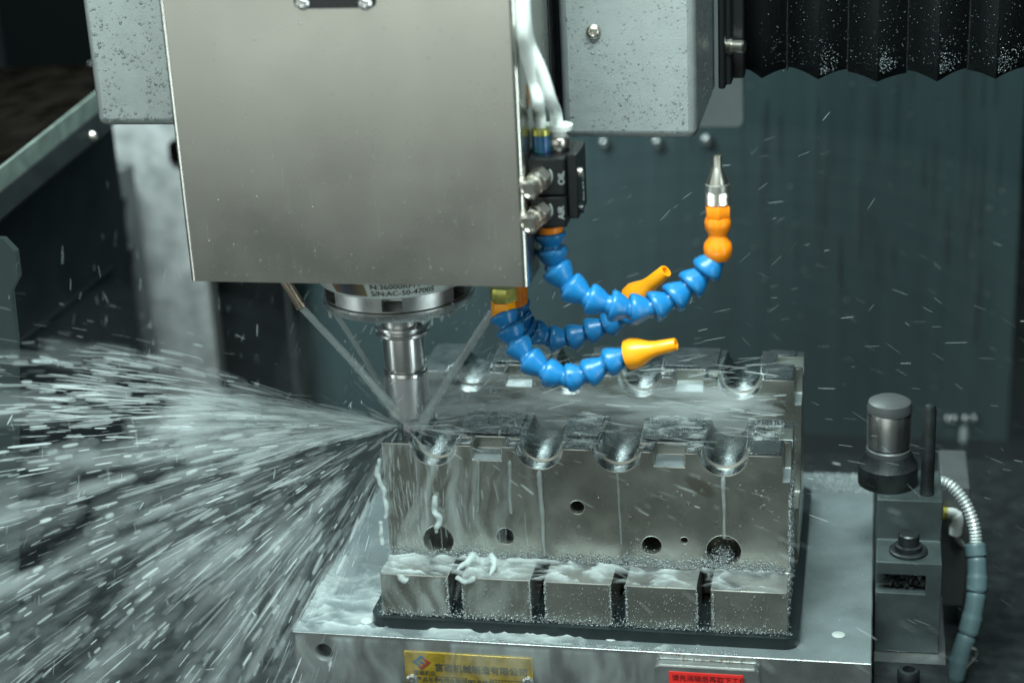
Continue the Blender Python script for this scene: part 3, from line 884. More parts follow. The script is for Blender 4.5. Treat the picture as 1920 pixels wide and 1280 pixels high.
for i, (dx, dy, dz, zb_, hs, lab) in enumerate(((0, 0, 0, -.118, HOLES, 'front steel mold block with four half round channels, cut by the tool'),
                                                (.003, .105, .012, -.130, (), 'rear steel mold block with half round channels, standing behind the front one'))):
    t = thing('mold_block', (dx, dy, dz), lab, 'mold block', 'steel mold blocks')
    bm_ = mold(0, 0, 0, zb_, hs)
    bmesh.ops.translate(bm_, vec=(dx, dy, dz), verts=bm_.verts)
    ob = obj('body', bm_, MT[i], t, 30)
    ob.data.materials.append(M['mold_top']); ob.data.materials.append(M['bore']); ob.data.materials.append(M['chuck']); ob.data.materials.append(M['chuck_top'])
    for p_ in ob.data.polygons:
        c_ = p_.center - Vector((dx, dy, dz)) + ob.parent.location
        n_ = p_.normal
        rad = min(math.hypot(c_.x - q, c_.z - .0006) for q in CH)
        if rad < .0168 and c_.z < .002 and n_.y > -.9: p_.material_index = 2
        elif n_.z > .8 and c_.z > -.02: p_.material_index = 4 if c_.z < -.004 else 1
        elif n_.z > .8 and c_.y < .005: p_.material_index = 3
    for xa, xb in ((.0545, .0935), (.1275, .1495), (.1815, .2195)):
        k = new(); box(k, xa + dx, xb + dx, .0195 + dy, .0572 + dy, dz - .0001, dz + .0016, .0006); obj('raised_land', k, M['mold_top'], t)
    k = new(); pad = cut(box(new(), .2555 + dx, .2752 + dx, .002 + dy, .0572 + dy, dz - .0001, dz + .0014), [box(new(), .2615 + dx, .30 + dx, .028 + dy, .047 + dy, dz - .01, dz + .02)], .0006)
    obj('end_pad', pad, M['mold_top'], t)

# ------------------------------------------------------------------ magnetic chuck
CX0, CX1, CY0, CY1, CZ = -.0622, .3379, -.0458, .250, -.127
t = thing('magnetic_chuck', ((CX0 + CX1) / 2, .1, -.22), 'wet grey magnetic chuck with gold nameplate carrying both mold blocks', 'magnetic chuck')
k = new(); box(k, CX0, CX1, CY0, CY1, -.222, CZ)
hp = at(607, 1222, y=CY0)
c = new(); lathe(c, [(.0063, -.01), (.0063, .03)], (hp.x, CY0, hp.z), (0, 1, 0), 36)
cp = [new() for _ in range(2)]
pl_px = ((1385, 1205), (1572, 1190))
k = cut(k, [c], .0009, 2, 30)
ob = obj('body', k, M['chuck'], t, 30); ob.data.materials.append(M['chuck_top'])
for p_ in ob.data.polygons:
    if p_.normal.z > .9: p_.material_index = 1
k = new()
pp = [(x, y) for x, y in rrect(-.0085, .2895, -.034, .205, .010)]
A_ = [k.verts.new((x, y, CZ + .0003)) for x, y in pp]; B_ = [k.verts.new((x, y, -.1185)) for x, y in pp]
k.faces.new(A_[::-1]); k.faces.new(B_)
for q in range(len(pp)): k.faces.new((A_[q], A_[(q + 1) % len(pp)], B_[(q + 1) % len(pp)], B_[q]))
obj('pole_plate', k, M['pole'], t)
for px, py in ((1385, 1205), (1572, 1190), (1146, 1196), (905, 1176), (688, 1164)):
    p = at(px, py, z=CZ); k = new(); lathe(k, [(.0045, .0002), (.0045, .0005), (.0036, .0009), (1e-6, .0011)], p, (0, 0, 1), 24, cap=False); obj('resin_plug', k, M['resin_plug'], t)
# gold nameplate
YN = CY0 - .0012
a, b = at(758, 1221, y=CY0), at(998, 1230, y=CY0)
zt0 = (a.z + b.z) / 2
nx0, nx1 = a.x, b.x
npz = zt0 - .052
k = new(); box(k, nx0, nx1, YN, CY0 + .0003, npz, zt0, .0003, 1); npl = obj('nameplate', k, M['gold'], t)
def ntext(s, x, z, size, m=M['ink'], bold=False, par=None, y=YN):
    tx_ = text_bm(s, size, .0001, bold=bold); place_text(tx_, facing((x, y - .0002, z))); obj('lettering', tx_, m, par or npl, recalc=False)
w_ = nx1 - nx0
ntext('富磁机械制造有限公司', nx0 + w_ * .235, zt0 - .0135, .0066, bold=True)
ntext('富磁机业', nx0 + w_ * .065, zt0 - .0175, .0040)
ntext('产品名称', nx0 + w_ * .085, zt0 - .0228, .0042)
ntext('电控永磁吸盘', nx0 + w_ * .255, zt0 - .0228, .0042)
ntext('产品编号', nx0 + w_ * .51, zt0 - .0228, .0042)
ntext('20230601001', nx0 + w_ * .68, zt0 - .0228, .0042)
for fa, fb in ((.24, .485), (.665, .915)):
    k = new()
    x0_, x1_ = nx0 + w_ * fa, nx0 + w_ * fb
    for (u0, u1, w0, w1) in ((x0_, x1_, -.0182, -.0185), (x0_, x1_, -.0242, -.0245), (x0_, x0_ + .0003, -.0245, -.0182), (x1_ - .0003, x1_, -.0245, -.0182)):
        box(k, u0, u1, YN - .0003, YN + .0001, zt0 + min(w0, w1), zt0 + max(w0, w1))
    obj('lettering', k, M['ink'], npl)
# logo: interlocked diamond in blue and red
def bar(pts, m):
    bm_ = new()
    lx, lz = nx0 + w_ * .135, zt0 - .0078
    prism(bm_, [(lx + x * .0066, lz + z * .0058) for x, z in pts], YN - .0003, YN + .0001); obj('logo', bm_, m, npl)
bar([(-1, 0), (0, 1), (.35, .65), (.12, .42), (0, .55), (-.55, 0), (-.2, -.35), (-.38, -.53)], M['logo_blue'])
bar([(1, 0), (0, -1), (-.35, -.65), (-.12, -.42), (0, -.55), (.55, 0), (.2, .35), (.38, .53)], M['logo_red'])
bar([(-.28, .05), (-.1, .25), (.3, -.1), (.12, -.3)], M['logo_blue'])
for px, py in ((773, 1272), (990, 1277)):
    k = new(); lathe(k, [(.0042, 0), (.0040, .001), (.0026, .0018), (.0012, .0018), (.0010, .0008), (1e-6, .0008)], at(px, py, y=YN), (0, -1, 0), 20, cap=False); obj('rivet', k, M['satin'], npl)
# plate with the red label
a, b = at(1226, 1243, y=CY0 - .008), at(1423, 1257, y=CY0 - .008)
zr = (a.z + b.z) / 2
k = new(); prism(k, rrect(a.x, b.x, zr - .07, zr, .004), CY0 - .008, CY0 - .0002); k = cut(k, [], .0012)
rp = obj('cover_plate', k, M['chuck'], t, 30)
a, b = at(1254, 1257, y=CY0 - .008), at(1393, 1266, y=CY0 - .008)
zl = (a.z + b.z) / 2
k = new(); box(k, a.x, b.x, CY0 - .0085, CY0 - .0079, zl - .03, zl); rl = obj('red_label', k, M['red'], rp)
k = text_bm('请先消磁后再取下工件', .0050, .0001); place_text(k, facing((a.x + .002, CY0 - .0087, zl - .0058))); obj('lettering', k, M['red_ink'], rp, recalc=False)
k = text_bm('不用时请盖好防护罩上', .0050, .0001); place_text(k, facing((a.x + .002, CY0 - .0087, zl - .0128))); obj('lettering', k, M['red_ink'], rp, recalc=False)
# rust dots and the red label's reflection, painted as specks above that plate
k = new()
for i in range(70):
    px = random.gauss(1325, 45); p = at(px, 1224 + (px - 1240) * .045 + random.random() * 9 + max(0, 8 - abs(px - 1340) / 10), y=CY0)
    r = random.uniform(.0002, .0006); lathe(k, [(r, 0), (r * .6, .0002)], (p.x, CY0 - .0003, p.z), (0, -1, 0), 6)
o = obj('rust_reflection_specks', k, M['rust'], t); o['kind'] = 'stuff'

# ------------------------------------------------------------------ machine table and things right of the chuck
k = new(); box(k, -.40, .52, -.30, .50, -.262, -.2225, .002)
tag(obj('machine_table', k, M['dark_steel']), 'dark steel machine table under the magnetic chuck', 'machine table')
t = thing('step_block', (.362, .1, -.22), 'grey stepped steel block with a dirty notch, clamped beside the chuck', 'clamp block')
BX0, BX1 = .3395, at(1765, 1100, y=.05).x
zA, zB_ = at(1700, 1055, y=.05).z, at(1700, 1222, y=.05).z
yU = at(1700, 1012, z=zA).y
zU = at(1700, 938, y=yU).z
yU2 = at(1700, 880, z=zU).y
k = new(); prism_x(k, [(.05, zB_), (.05, zA), (yU, zA), (yU, zU), (yU2, zU), (yU2, zB_)], BX0, BX1)
n0 = at(1650, 1090, y=.05); n1 = at(1738, 1112, y=.05)
cc = [box(new(), BX0 - .01, at(1735, 1100, y=.05).x, .04, .062, at(1700, 1112, y=.05).z, at(1700, 1078, y=.05).z)]
k = cut(k, cc, .0008); obj('body', k, M['block'], t, 30)
k = new()
for i in range(60):
    p = at(random.gauss(1700, 18), random.gauss(1090, 9), y=.055); r = random.uniform(.0015, .004)
    q = bmesh.ops.create_icosphere(k, subdivisions=1, radius=r)
    for v in q['verts']: v.co = v.co * random.uniform(.7, 1.2) + Vector((p.x, .058, p.z))
o = obj('chip_clump', k, M['dark_steel'], t); o['kind'] = 'stuff'
zL = at(1700, 1245, y=.045).z
k = new(); box(k, BX0, BX1 + .005, .03, yU2, zL - .02, zB_ - .0004, .001); obj('foot', k, M['chuck'], t)
bp = at(1703, 1034, z=zA)
k = new(); lathe(k, [(.0135, .0002), (.0135, .002), (.012, .0026), (.006, .0026)], bp, (0, 0, 1), 32); wsh = obj('washer', k, M['dark_steel'], t)
k = new(); lathe(k, [(.0095, .0028), (.0095, .006), (.0075, .0065), (.0075, .014), (.0065, .015), (1e-6, .015)], bp, (0, 0, 1), 24, cap=False); obj('bolt', k, M['dark_steel'], t)

t = thing('clamp_plate', (.362, .0, -.22), 'rough dark clamp plate with a socket head screw in the lower right', 'clamp plate')
zC = at(1700, 1252, y=.02).z
k = new(); box(k, BX0, BX1 + .006, -.05, .028, zC - .03, zC, .0008); obj('plate', k, M['dark_steel'], t)
sp_ = at(1703, 1276, z=zC)
k = new(); socket_screw(k, sp_, (0, 0, 1), .0076, .0095); obj('screw', k, M['dark_steel'], t)

t = thing('tool_setter', at(1665, 890, z=zU), 'blurred cylindrical tool setter with bright steel band behind the chuck', 'tool setter')
sb = Vector((at(1664, 893, z=zU).x, yU + .030, zU))
hh = lambda py: at(1664, py, y=sb.y).z - zU
k = new(); lathe(k, [(.0215, .0003), (.0215, hh(868)), (.0185, hh(858)), (.0165, hh(846))], sb, (0, 0, 1), 40); obj('base', k, M['dark_steel'], t)
k = new(); lathe(k, [(.0160, hh(847)), (.0160, hh(838)), (.0150, hh(836)), (.0150, hh(832))], sb, (0, 0, 1), 40); obj('lower_body', k, M['column'], t)
k = new(); lathe(k, [(.0155, hh(832)), (.0156, hh(831)), (.0156, hh(772)), (.0150, hh(769))], sb, (0, 0, 1), 40); obj('steel_band', k, M['steel'], t)
k = new(); lathe(k, [(.0160, hh(769)), (.0160, hh(762)), (.0150, hh(752)), (.012, hh(748)), (1e-6, hh(747))], sb, (0, 0, 1), 40, cap=False); obj('cap', k, M['column'], t)

rb = at(1738, 925, z=zU)
k = new(); h = at(1738, 757, y=rb.y).z - zU
lathe(k, [(.0052, .0003), (.0048, .004), (.0046, h - .004), (.0035, h - .001), (1e-6, h)], rb, (0, 0, 1), 24, cap=False)
tag(obj('upright_rod', k, M['dark_steel']), 'thin dark upright rod with rounded top right of the tool setter', 'rod')

# side plate behind the conduit
k = new(); ps = at(1765, 1010, y=.18); box(k, BX1 + .002, BX1 + .024, .17, .24, -.20, at(1765, 912, y=.17).z, .002)
tag(obj('side_plate', k, M['column']), 'grey upright plate in shade behind the white elbow fitting', 'plate')
pe = at(1790, 965, y=.165)
t = thing('elbow_fitting', pe, 'small white elbow fitting with yellow ring beside the stepped block', 'pipe fitting')
k = new(); tube(k, spline([at(1772, 962, y=.165), at(1788, 962, y=.165), at(1794, 972, y=.165), at(1792, 1000, y=.165)], 6), [.0042] * 9 + [.005] * 10, 14); obj('body', k, M['white_tube'], t)
k = new(); lathe(k, [(.0046, 0), (.0046, .003)], at(1769, 962, y=.165), (1, 0, 0), 16); obj('ring', k, mat('yellow_ring', (.55, .48, .05), 0, .4), t)
k = new(); tube(k, spline([at(1792, 1000, y=.165), at(1798, 1012, y=.166), at(1806, 1022, y=.172)], 6), .002, 10); obj('lead', k, M['white_tube'], t)

t = thing('hose_conduit', at(1800, 1270, y=.1), 'grey sleeved conduit with bare braided hose at its top, far right', 'conduit')
cp_ = [(1750, 900), (1778, 907), (1803, 932), (1820, 965), (1829, 1000), (1830, 1030)]
pts = spline([at(px, py, y=.15 - .004 * i) for i, (px, py) in enumerate(cp_)], 10)
k = new()
rr = [.0042 + .0005 * (1 if i % 2 else -1) for i in range(len(pts))]
tube(k, pts, rr, 14); obj('braided_hose', k, M['braid'], t)
cp_ = [(1828, 1018), (1832, 1060), (1831, 1110), (1820, 1170), (1800, 1230), (1782, 1300)]
pts = spline([at(px, py, y=.13 - .008 * i) for i, (px, py) in enumerate(cp_)], 12)
rr = [.0072 + (.0006 if (i // 8) % 2 == 0 else 0) - (.0007 if i % 8 == 0 else 0) for i in range(len(pts))]
k = new(); tube(k, pts, rr, 18); obj('sleeve', k, M['conduit'], t)
k = new(); tube(k, spline([at(1822, 1213, y=.085), at(1832, 1218, y=.085), at(1828, 1232, y=.085), at(1812, 1250, y=.085)], 6), .001, 8); obj('wire_clip', k, M['nickel'], t)

# ------------------------------------------------------------------ water
class Bulk:
    """fast list mesh"""
    def __init__(s): s.v = []; s.f = []
    def streak(s, p, d, L, r, n=6):
        u, v, d = frame(d)
        prof = ((-.5, .0), (-.46, .45), (-.36, .85), (0, 1.0), (.36, .85), (.46, .45), (.5, .0))
        b = len(s.v)
        s.v.append(p + d * (-.5 * L))
        for h, k_ in prof[1:-1]:
            for q in range(n):
                a_ = q * 2 * math.pi / n
                s.v.append(p + d * (h * L) + (u * math.cos(a_) + v * math.sin(a_)) * (r * k_))
        s.v.append(p + d * (.5 * L))
        e_ = len(s.v) - 1
        m_ = len(prof) - 2
        for q in range(n): s.f.append((b, b + 1 + (q + 1) % n, b + 1 + q))
        for i in range(m_ - 1):
            o_ = b + 1 + i * n
            for q in range(n): s.f.append((o_ + q, o_ + (q + 1) % n, o_ + n + (q + 1) % n, o_ + n + q))
        o_ = b + 1 + (m_ - 1) * n
        for q in range(n): s.f.append((o_ + q, o_ + (q + 1) % n, e_))
    def ball(s, p, r, nrm=None, flat=1.0):
        b = len(s.v)
        for x, y, z in ICO_V:
            c_ = Vector((x, y, z)) * r
            if nrm is not None: c_ = c_ - nrm * (c_.dot(nrm) * (1 - flat))
            s.v.append(p + c_)
        for f_ in ICO_F: s.f.append(tuple(b + q for q in f_))
    def build(s, name, m, label, cat, parent=None, smooth=True):
        me = bpy.data.meshes.new(name)
        me.from_pydata([tuple(q) for q in s.v], [], s.f)
        if smooth:
            for p_ in me.polygons: p_.use_smooth = True
        me.materials.append(m)
        o_ = bpy.data.objects.new(name, me); COL.objects.link(o_)
        if parent is not None:
            o_.parent = parent; o_.matrix_parent_inverse = Matrix.Translation(-root_of(parent).location)
            o_['kind'] = 'stuff'
        else: tag(o_, label, cat, kind='stuff')
        return o_
_b = bmesh.new(); bmesh.ops.create_icosphere(_b, subdivisions=2, radius=1)
_b.verts.ensure_lookup_table()
ICO_V = [tuple(v.co) for v in _b.verts]; ICO_F = [tuple(v.index for v in f.verts) for f in _b.faces]
_b.free()
R = random.random
O = Vector((.012, .012, .008))

# main fan thrown to the left
big, dense, fine = Bulk(), Bulk(), Bulk()
def fan(n, bulk, r0, r1, el0, el1, wmin, wmax, lmin, lmax, ysp=.30, bias=1.0, grav=.32):
    for _ in range(n):
        for _try in range(6):                    # the sheet tears into clumps and gaps
            el = math.radians(el0 + (el1 - el0) * R() ** bias)
            r = r0 + (r1 - r0) * R() ** .75
            if noise.noise(Vector((el * 7, r * 9 + el0, n * .37))) + .5 * noise.noise(Vector((el * 19, r * 24, n * .11))) > random.uniform(-.75, .30): break
        yv = random.gauss(-.06, ysp)
        d = Vector((-math.cos(el), yv, math.sin(el))).normalized()
        p = O + d * r; p.z -= grav * r * r
        dd = d + Vector((random.gauss(0, .05), random.gauss(0, .05), random.gauss(0, .05))); dd.z -= 2 * grav * r
        L = (lmin + (lmax - lmin) * R() ** 2) * (.5 + r * 2.2)
        w = (wmin + (wmax - wmin) * R() ** 3) * (.6 + r * 1.6)
        bulk.streak(p, dd, L, w)
mist = Bulk()
fan(1250, big, .04, .50, -80, 12, .0003, .0013, .006, .030, ysp=.36)
fan(560, big, .04, .48, -76, 11, .0008, .0028, .006, .024, ysp=.36)
fan(120, big, .08, .40, -70, 8, .0012, .0030, .010, .026, ysp=.40)
fan(2600, fine, .03, .50, -82, 15, .0001, .0003, .004, .024, ysp=.36)
fan(640, dense, .012, .12, -12, 13, .0012, .0040, .020, .060, ysp=.10)
fan(200, dense, .03, .26, 5, 15.5, .0006, .0026, .020, .060, ysp=.12)
fan(180, dense, .10, .48, 2, 15.5, .0006, .0026, .014, .050, ysp=.16)
fan(360, dense, .01, .20, -66, 0, .0008, .0030, .020, .060, ysp=.22)
fan(300, mist, .03, .15, -8, 11, .004, .010, .04, .10, ysp=.08)
fan(460, mist, .06, .44, -74, 9, .006, .015, .05, .12, ysp=.3)
for _ in range(130):      # slack drops that have lost their way
    el = math.radians(random.uniform(-75, 12)); r = .08 + .4 * R()
    p = O + Vector((-math.cos(el), random.gauss(-.05, .3), math.sin(el))) * r; p.z -= .32 * r * r
    big.streak(p, Vector((random.gauss(-.5, .5), random.gauss(0, .4), random.gauss(-.6, .4))), random.uniform(.003, .009), random.uniform(.0003, .0008))
# spatter to the right and behind
for _ in range(300):
    el = math.radians(random.gauss(3, 7)); az = math.radians(random.uniform(-50, 70))
    d = Vector((math.cos(el) * math.cos(az), math.sin(az), math.sin(el))).normalized()
    r = .06 + .5 * R() ** 1.5
    p = O + d * r; p.z += .02 * R() - .30 * r * r
    dd = d.copy(); dd.z -= .6 * r
    fine.streak(p, dd, random.uniform(.004, .016), random.uniform(.0001, .0003) * (1.8 if R() < .1 else 1))
for _ in range(260):      # veil of spray low over the block tops
    p = Vector((random.uniform(.02, .27), random.uniform(.0, .12), random.uniform(.004, .028)))
    d = (p - O); d.z = d.z * .4 - random.uniform(-.1, .25) * d.x; d.y += random.gauss(0, .03)
    (dense if R() < .8 else fine).streak(p, d, random.uniform(.006, .026), random.uniform(.0002, .0009))
for _ in range(170):
    p = Vector((random.uniform(.0, .25), random.uniform(.06, .103), random.uniform(-.03, .016)))
    mist.streak(p, (1, random.gauss(.1, .1), random.gauss(-.05, .1)), random.uniform(.03, .08), random.uniform(.003, .007))
for (px0, py0, ya_, px1, py1, yb_) in ((566, 577, -.012, 735, 762, .012), (606, 553, .02, 730, 745, .03), (925, 582, -.008, 792, 790, .014)):
    a_, b_ = at(px0, py0, y=ya_), at(px1, py1, y=yb_)
    for _ in range(70):       # each jet frays before it hits
        u = 1.06 - .38 * R() ** 1.6
        p = a_.lerp(b_, u) + Vector((random.gauss(0, 1), random.gauss(0, 1), random.gauss(0, 1))) * .0045 * max(.15, u - .55)
        dense.streak(p, (b_ - a_) + Vector((random.gauss(0, 1), random.gauss(0, 1), random.gauss(0, 1))) * .006, random.uniform(.006, .02), random.uniform(.0006, .0026))
for _ in range(170):      # burst round the cutter
    d = Vector((random.gauss(.3, .7), random.gauss(0, .6), random.uniform(-.2, .6))).normalized()
    r = .012 + .035 * R() ** 2
    dense.streak(O + d * r, d, random.uniform(.008, .024), random.uniform(.0004, .0014))
for _ in range(240):      # loose blobs near the jets
    p = Vector((random.uniform(-.02, .12), random.uniform(-.03, .08), random.uniform(.02, .11)))
    fine.streak(p, Vector((random.gauss(.3, .3), random.gauss(0, .3), random.gauss(.5, .3))), random.uniform(.002, .007), random.uniform(.0003, .0009))
for _ in range(420):      # falling drops at far left and in the chamber
    p = Vector((random.uniform(-.33, -.02), random.uniform(-.2, .4), random.uniform(-.28, .12)))
    fine.streak(p, Vector((random.gauss(-.2, .2), random.gauss(0, .2), -1)), random.uniform(.003, .012), random.uniform(.0001, .0003))
for _ in range(240):
    p = Vector((random.uniform(.20, .50), random.uniform(-.05, .5), random.uniform(-.25, .08)))
    fine.streak(p, Vector((random.gauss(.7, .12), random.gauss(0, .2), random.gauss(-.42, .12))), random.uniform(.003, .016), random.uniform(.00005, .00015))
for _ in range(60):
    p = Vector((random.uniform(.12, .35), random.uniform(-.05, .4), random.uniform(.04, .20)))
    fine.streak(p, Vector((random.gauss(.7, .3), random.gauss(0, .2), random.gauss(.3, .3))), random.uniform(.004, .012), random.uniform(.0001, .0003))
mist.build('coolant_mist', M['mist'], 'soft pale veil of coolant mist inside the spray fan', 'mist')
big.build('coolant_spray', M['spray'], 'fan of white coolant streaks thrown to the left from the cutter', 'water spray')
dense.build('dense_coolant_spray', M['dense'], 'thick white burst of coolant around the cutter tip', 'water spray')
fine.build('fine_coolant_spray', M['fine'], 'fine flying coolant drops all through the chamber', 'water spray')

# water running down the front mold block, and foam
run2 = Bulk()
for _ in range(170):
    x = abs(random.gauss(0, .04)) + .001
    if x > .12: continue
    run2.streak(Vector((x, -.0008, random.uniform(-.083, -.004))), Vector((random.gauss(.04, .1), 0, -1)), random.uniform(.004, .02), random.uniform(.0002, .0007))
run2.build('runoff_lines', M['dense'], 'fine lines of water running down the left of the front mold face', 'water')
def film(x0, x1, z0, z1, y, fall, sx, sz, seed, step=.0011):
    """upright sheet of running water; thickness per vertex"""
    nx, nz = int((x1 - x0) / step), int((z1 - z0) / (step * 1.6))
    vs, fs_, th = [], [], []
    for i in range(nx + 1):
        for j in range(nz + 1):
            x, z = x0 + (x1 - x0) * i / nx, z0 + (z1 - z0) * j / nz
            sk = x + .012 * noise.noise(Vector((x * 30, z * 30, seed)))
            a_ = noise.fractal(Vector((sk * sx, z * sz, seed)), 1.0, 2.0, 5) * .5 + .5
            b_ = noise.noise(Vector((sk * sx * 4, z * sz * 2.2, seed + 7)))
            t_ = max(0.0, min(1.0, (a_ + .16 * b_ - .34) * 1.9)) * max(0.0, fall(x, z))
            if i in (0, nx) or j in (0, nz): t_ *= .3
            vs.append((x, y - .0016 * t_, z)); th.append(t_)
    for i in range(nx):
        for j in range(nz):
            q = (i * (nz + 1) + j, (i + 1) * (nz + 1) + j, (i + 1) * (nz + 1) + j + 1, i * (nz + 1) + j + 1)
            if max(th[w] for w in q) > .01: fs_.append(q)
    me = bpy.data.meshes.new('milky_film'); me.from_pydata(vs, [], fs_)
    at_ = me.attributes.new('thick', 'FLOAT', 'POINT')
    for k_, t_ in enumerate(th): at_.data[k_].value = t_
    for p_ in me.polygons: p_.use_smooth = True
    me.materials.append(M['film'])
    o_ = bpy.data.objects.new('milky_film', me); COL.objects.link(o_)
    return o_
ss = lambda a, b, x: max(0.0, min(1.0, (x - a) / (b - a)))
tag(film(-.001, .135, -.086, .001, -.0012, lambda x, z: (1.15 - .55 * ss(.03, .07, x)) * (1 - ss(.06, .130, x)) * (1 - .55 * ss(-.07, -.086, z)) * (.25 if (x - .0363) ** 2 + (z + .0738) ** 2 < .0108 ** 2 else 1), 110, 14, 2.1), 'milky water film running down the left of the front mold face', 'water', kind='stuff')
tag(film(-.001, .115, -.118, -.087, -.0298, lambda x, z: .75 * (1 - ss(.05, .115, x)), 120, 30, 4.7), 'milky water film on the foot of the front mold block, at its left', 'water', kind='stuff')
tag(film(-.060, .24, -.190, -.1275, CY0 - .0022, lambda x, z: (.85 - .5 * ss(.10, .24, x)) * (1 - .6 * ss(-.14, -.19, z)), 60, 18, 9.3), 'milky water running over the front edge and front face of the chuck', 'water', kind='stuff')


riv = new()
def rivulet(x0, z0, x1, z1, w, y=-.0004, wob=.0006, n=26):
    pts = []; rr = []
    for i in range(n + 1):
        u = i / n
        pts.append(Vector((x0 + (x1 - x0) * u + noise.noise(Vector((x0 * 90, u * 4, 1.3))) * wob, y, z0 + (z1 - z0) * u)))
        rr.append(w * (1.0 - .35 * u + .25 * noise.noise(Vector((x0 * 70, u * 7, 5)))) * (1 if i > 0 else .6))
    tube(riv, pts, rr, 10)
rivulet(.1112, -.016, .1120, -.082, .0021)
rivulet(.1650, -.016, .1665, -.070, .0013)
rivulet(.2372, -.016, .2375, -.062, .0019)
rivulet(.0905, -.010, .0893, -.05, .0016)
rivulet(.0690, -.010, .0660, -.05, .0014)
riv2 = obj('rivulet', riv, M['milky']); tag(riv2, 'milky trickles of coolant running down the front mold face from its channels', 'water', kind='stuff')

foam = new()
def blobline(pts, r, seg=16, n=12, wob=.5):
    q = [p + noise.noise_vector(p * 160) * .0014 for p in spline(pts, n)]
    rr = [r * .76 * (.75 + wob * noise.noise(p * 160) + .35 * math.sin(math.pi * i / max(1, len(q) - 1))) for i, p in enumerate(q)]
    rr[0] *= .4; rr[-1] *= .4
    tube(foam, q, rr, seg)
zL_ = -.0868
# strings of foam on the left edge and over the big hole
blobline([(-.002, -.001, -.012), (-.004, -.002, -.022), (-.001, -.002, -.034), (.001, -.002, -.046), (-.001, -.002, -.058)], .0022)
blobline([(-.003, -.003, -.060), (-.005, -.003, -.068), (-.004, -.003, -.078)], .0022)
blobline([(.037, -.002, -.038), (.036, -.003, -.050), (.038, -.003, -.056), (.036, -.003, -.066)], .0026)
# splash crown on the ledge
blobline([(.054, -.022, zL_ + .001), (.059, -.018, zL_ + .006), (.064, -.013, zL_ + .010), (.068, -.012, zL_ + .004)], .0026)
blobline([(.072, -.013, zL_ + .003), (.077, -.014, zL_ + .010), (.080, -.019, zL_ + .005), (.078, -.026, zL_ + .001)], .0028)
blobline([(.055, -.0295, zL_ + .0005), (.062, -.0305, -.0882), (.069, -.0300, zL_ + .0005)], .0024)
blobline([(.012, -.028, zL_), (.017, -.031, -.090), (.021, -.030, -.090)], .0032)
# drips under the clamp ring
for an, l in ((-50, .006), (-58, .004), (-42, .005), (-35, .004), (-66, .003), (-140, .004), (-148, .003)):
    a_ = math.radians(an); p = Vector((SX + .051 * math.cos(a_), SY + .051 * math.sin(a_), z4))
    blobline([p + Vector((0, 0, .0005)), p + Vector((0, 0, -l * .5)), p + Vector((0, 0, -l))], .0016, n=4)
blobline([Vector((SX + .0512 * math.cos(math.radians(a_)), SY + .0512 * math.sin(math.radians(a_)), z4 - .001)) for a_ in (-68, -60, -52, -44, -36, -28)], .0012)
foam.normal_update()
for v in foam.verts:
    c_ = v.co
    v.co = c_ + v.normal * (.0010 * noise.noise(c_ * 200) + .0002 * noise.noise(c_ * 600 + Vector((3, 1, 2))))
tag(obj('foam', foam, M['foam'], smooth=60), 'strings and swirls of white coolant foam on mold block, chuck and clamp ring', 'foam', kind='stuff')

def foam_sheet(x0, x1, y0, y1, z, thr, h, sc, fall, seed, lab, step=.0008):
    """ragged layer of froth: swirled ridges, thin and clear at its rims"""
    nx, ny = int((x1 - x0) / step), int((y1 - y0) / step)
    vs, fs_, th = [], [], []
    for i in range(nx + 1):
        for j in range(ny + 1):
            x, y = x0 + i * step, y0 + j * step
            w_ = noise.noise_vector(Vector((x * 38, y * 50, seed))) * .5
            q = Vector((x * sc + w_.x, y * sc * 1.7 + w_.y, seed))
            a_ = noise.fractal(q, 1.0, 2.0, 4) * .5 + .5
            rd = 1 - min(1, abs(noise.noise(q * 1.3 + Vector((5, 2, 1)))) * 3.2)
            t_ = a_ + .22 * rd + fall(x, y) - thr
            t_ = max(0.0, min(1.0, t_ * 2.0))
            if i in (0, nx) or j in (0, ny): t_ *= .2
            vs.append((x, y, z + .0003 + h * t_ * (.35 + .65 * rd) + .0004 * noise.noise(q * 6))); th.append(t_)
    for i in range(nx):
        for j in range(ny):
            q = (i * (ny + 1) + j, (i + 1) * (ny + 1) + j, (i + 1) * (ny + 1) + j + 1, i * (ny + 1) + j + 1)
            if max(th[w] for w in q) > .01: fs_.append(q)
    me = bpy.data.meshes.new('foam_sheet'); me.from_pydata(vs, [], fs_)
    at_ = me.attributes.new('thick', 'FLOAT', 'POINT')
    for k_, t_ in enumerate(th): at_.data[k_].value = t_
    for p_ in me.polygons: p_.use_smooth = True
    me.materials.append(M['froth'])
    o_ = bpy.data.objects.new('foam_sheet', me); COL.objects.link(o_)
    return tag(o_, lab, 'foam', kind='stuff')
foam_sheet(-.0615, .235, CY0 + .0006, -.0335, CZ, .60, .0032, 42, lambda x, y: .22 - max(0, x - .12) * 2.6, 3.3, 'ragged froth lying along the front edge of the chuck')
foam_sheet(-.0615, -.0085, -.0335, .10, CZ, .60, .0032, 42, lambda x, y: .22 - max(0, y) * 2.2, 6.1, 'ragged froth on the chuck left of the mold blocks')
def land_fall(x, y):
    if any(abs(x - c_) < .0165 - .004 * (y / .057) for c_ in CH) or x > .274: return -9
    if y < .02 and any(a_ - .001 < x < b_ + .001 for a_, b_ in PK): return -9
    return .04 + max(0, .1 - x) * 1.6 + .10 * noise.noise(Vector((x * 300, y * 900, 2)))
foam_sheet(.052, .274, .0198, .057, .0018, .60, .0012, 75, land_fall, 12.2, 'thin streaky froth lying on top of the front mold block', .0007)
foam_sheet(.052, .274, .0008, .0192, .0003, .64, .0012, 90, land_fall, 15.2, 'thin froth along the front rim of the front mold block top', .0007)
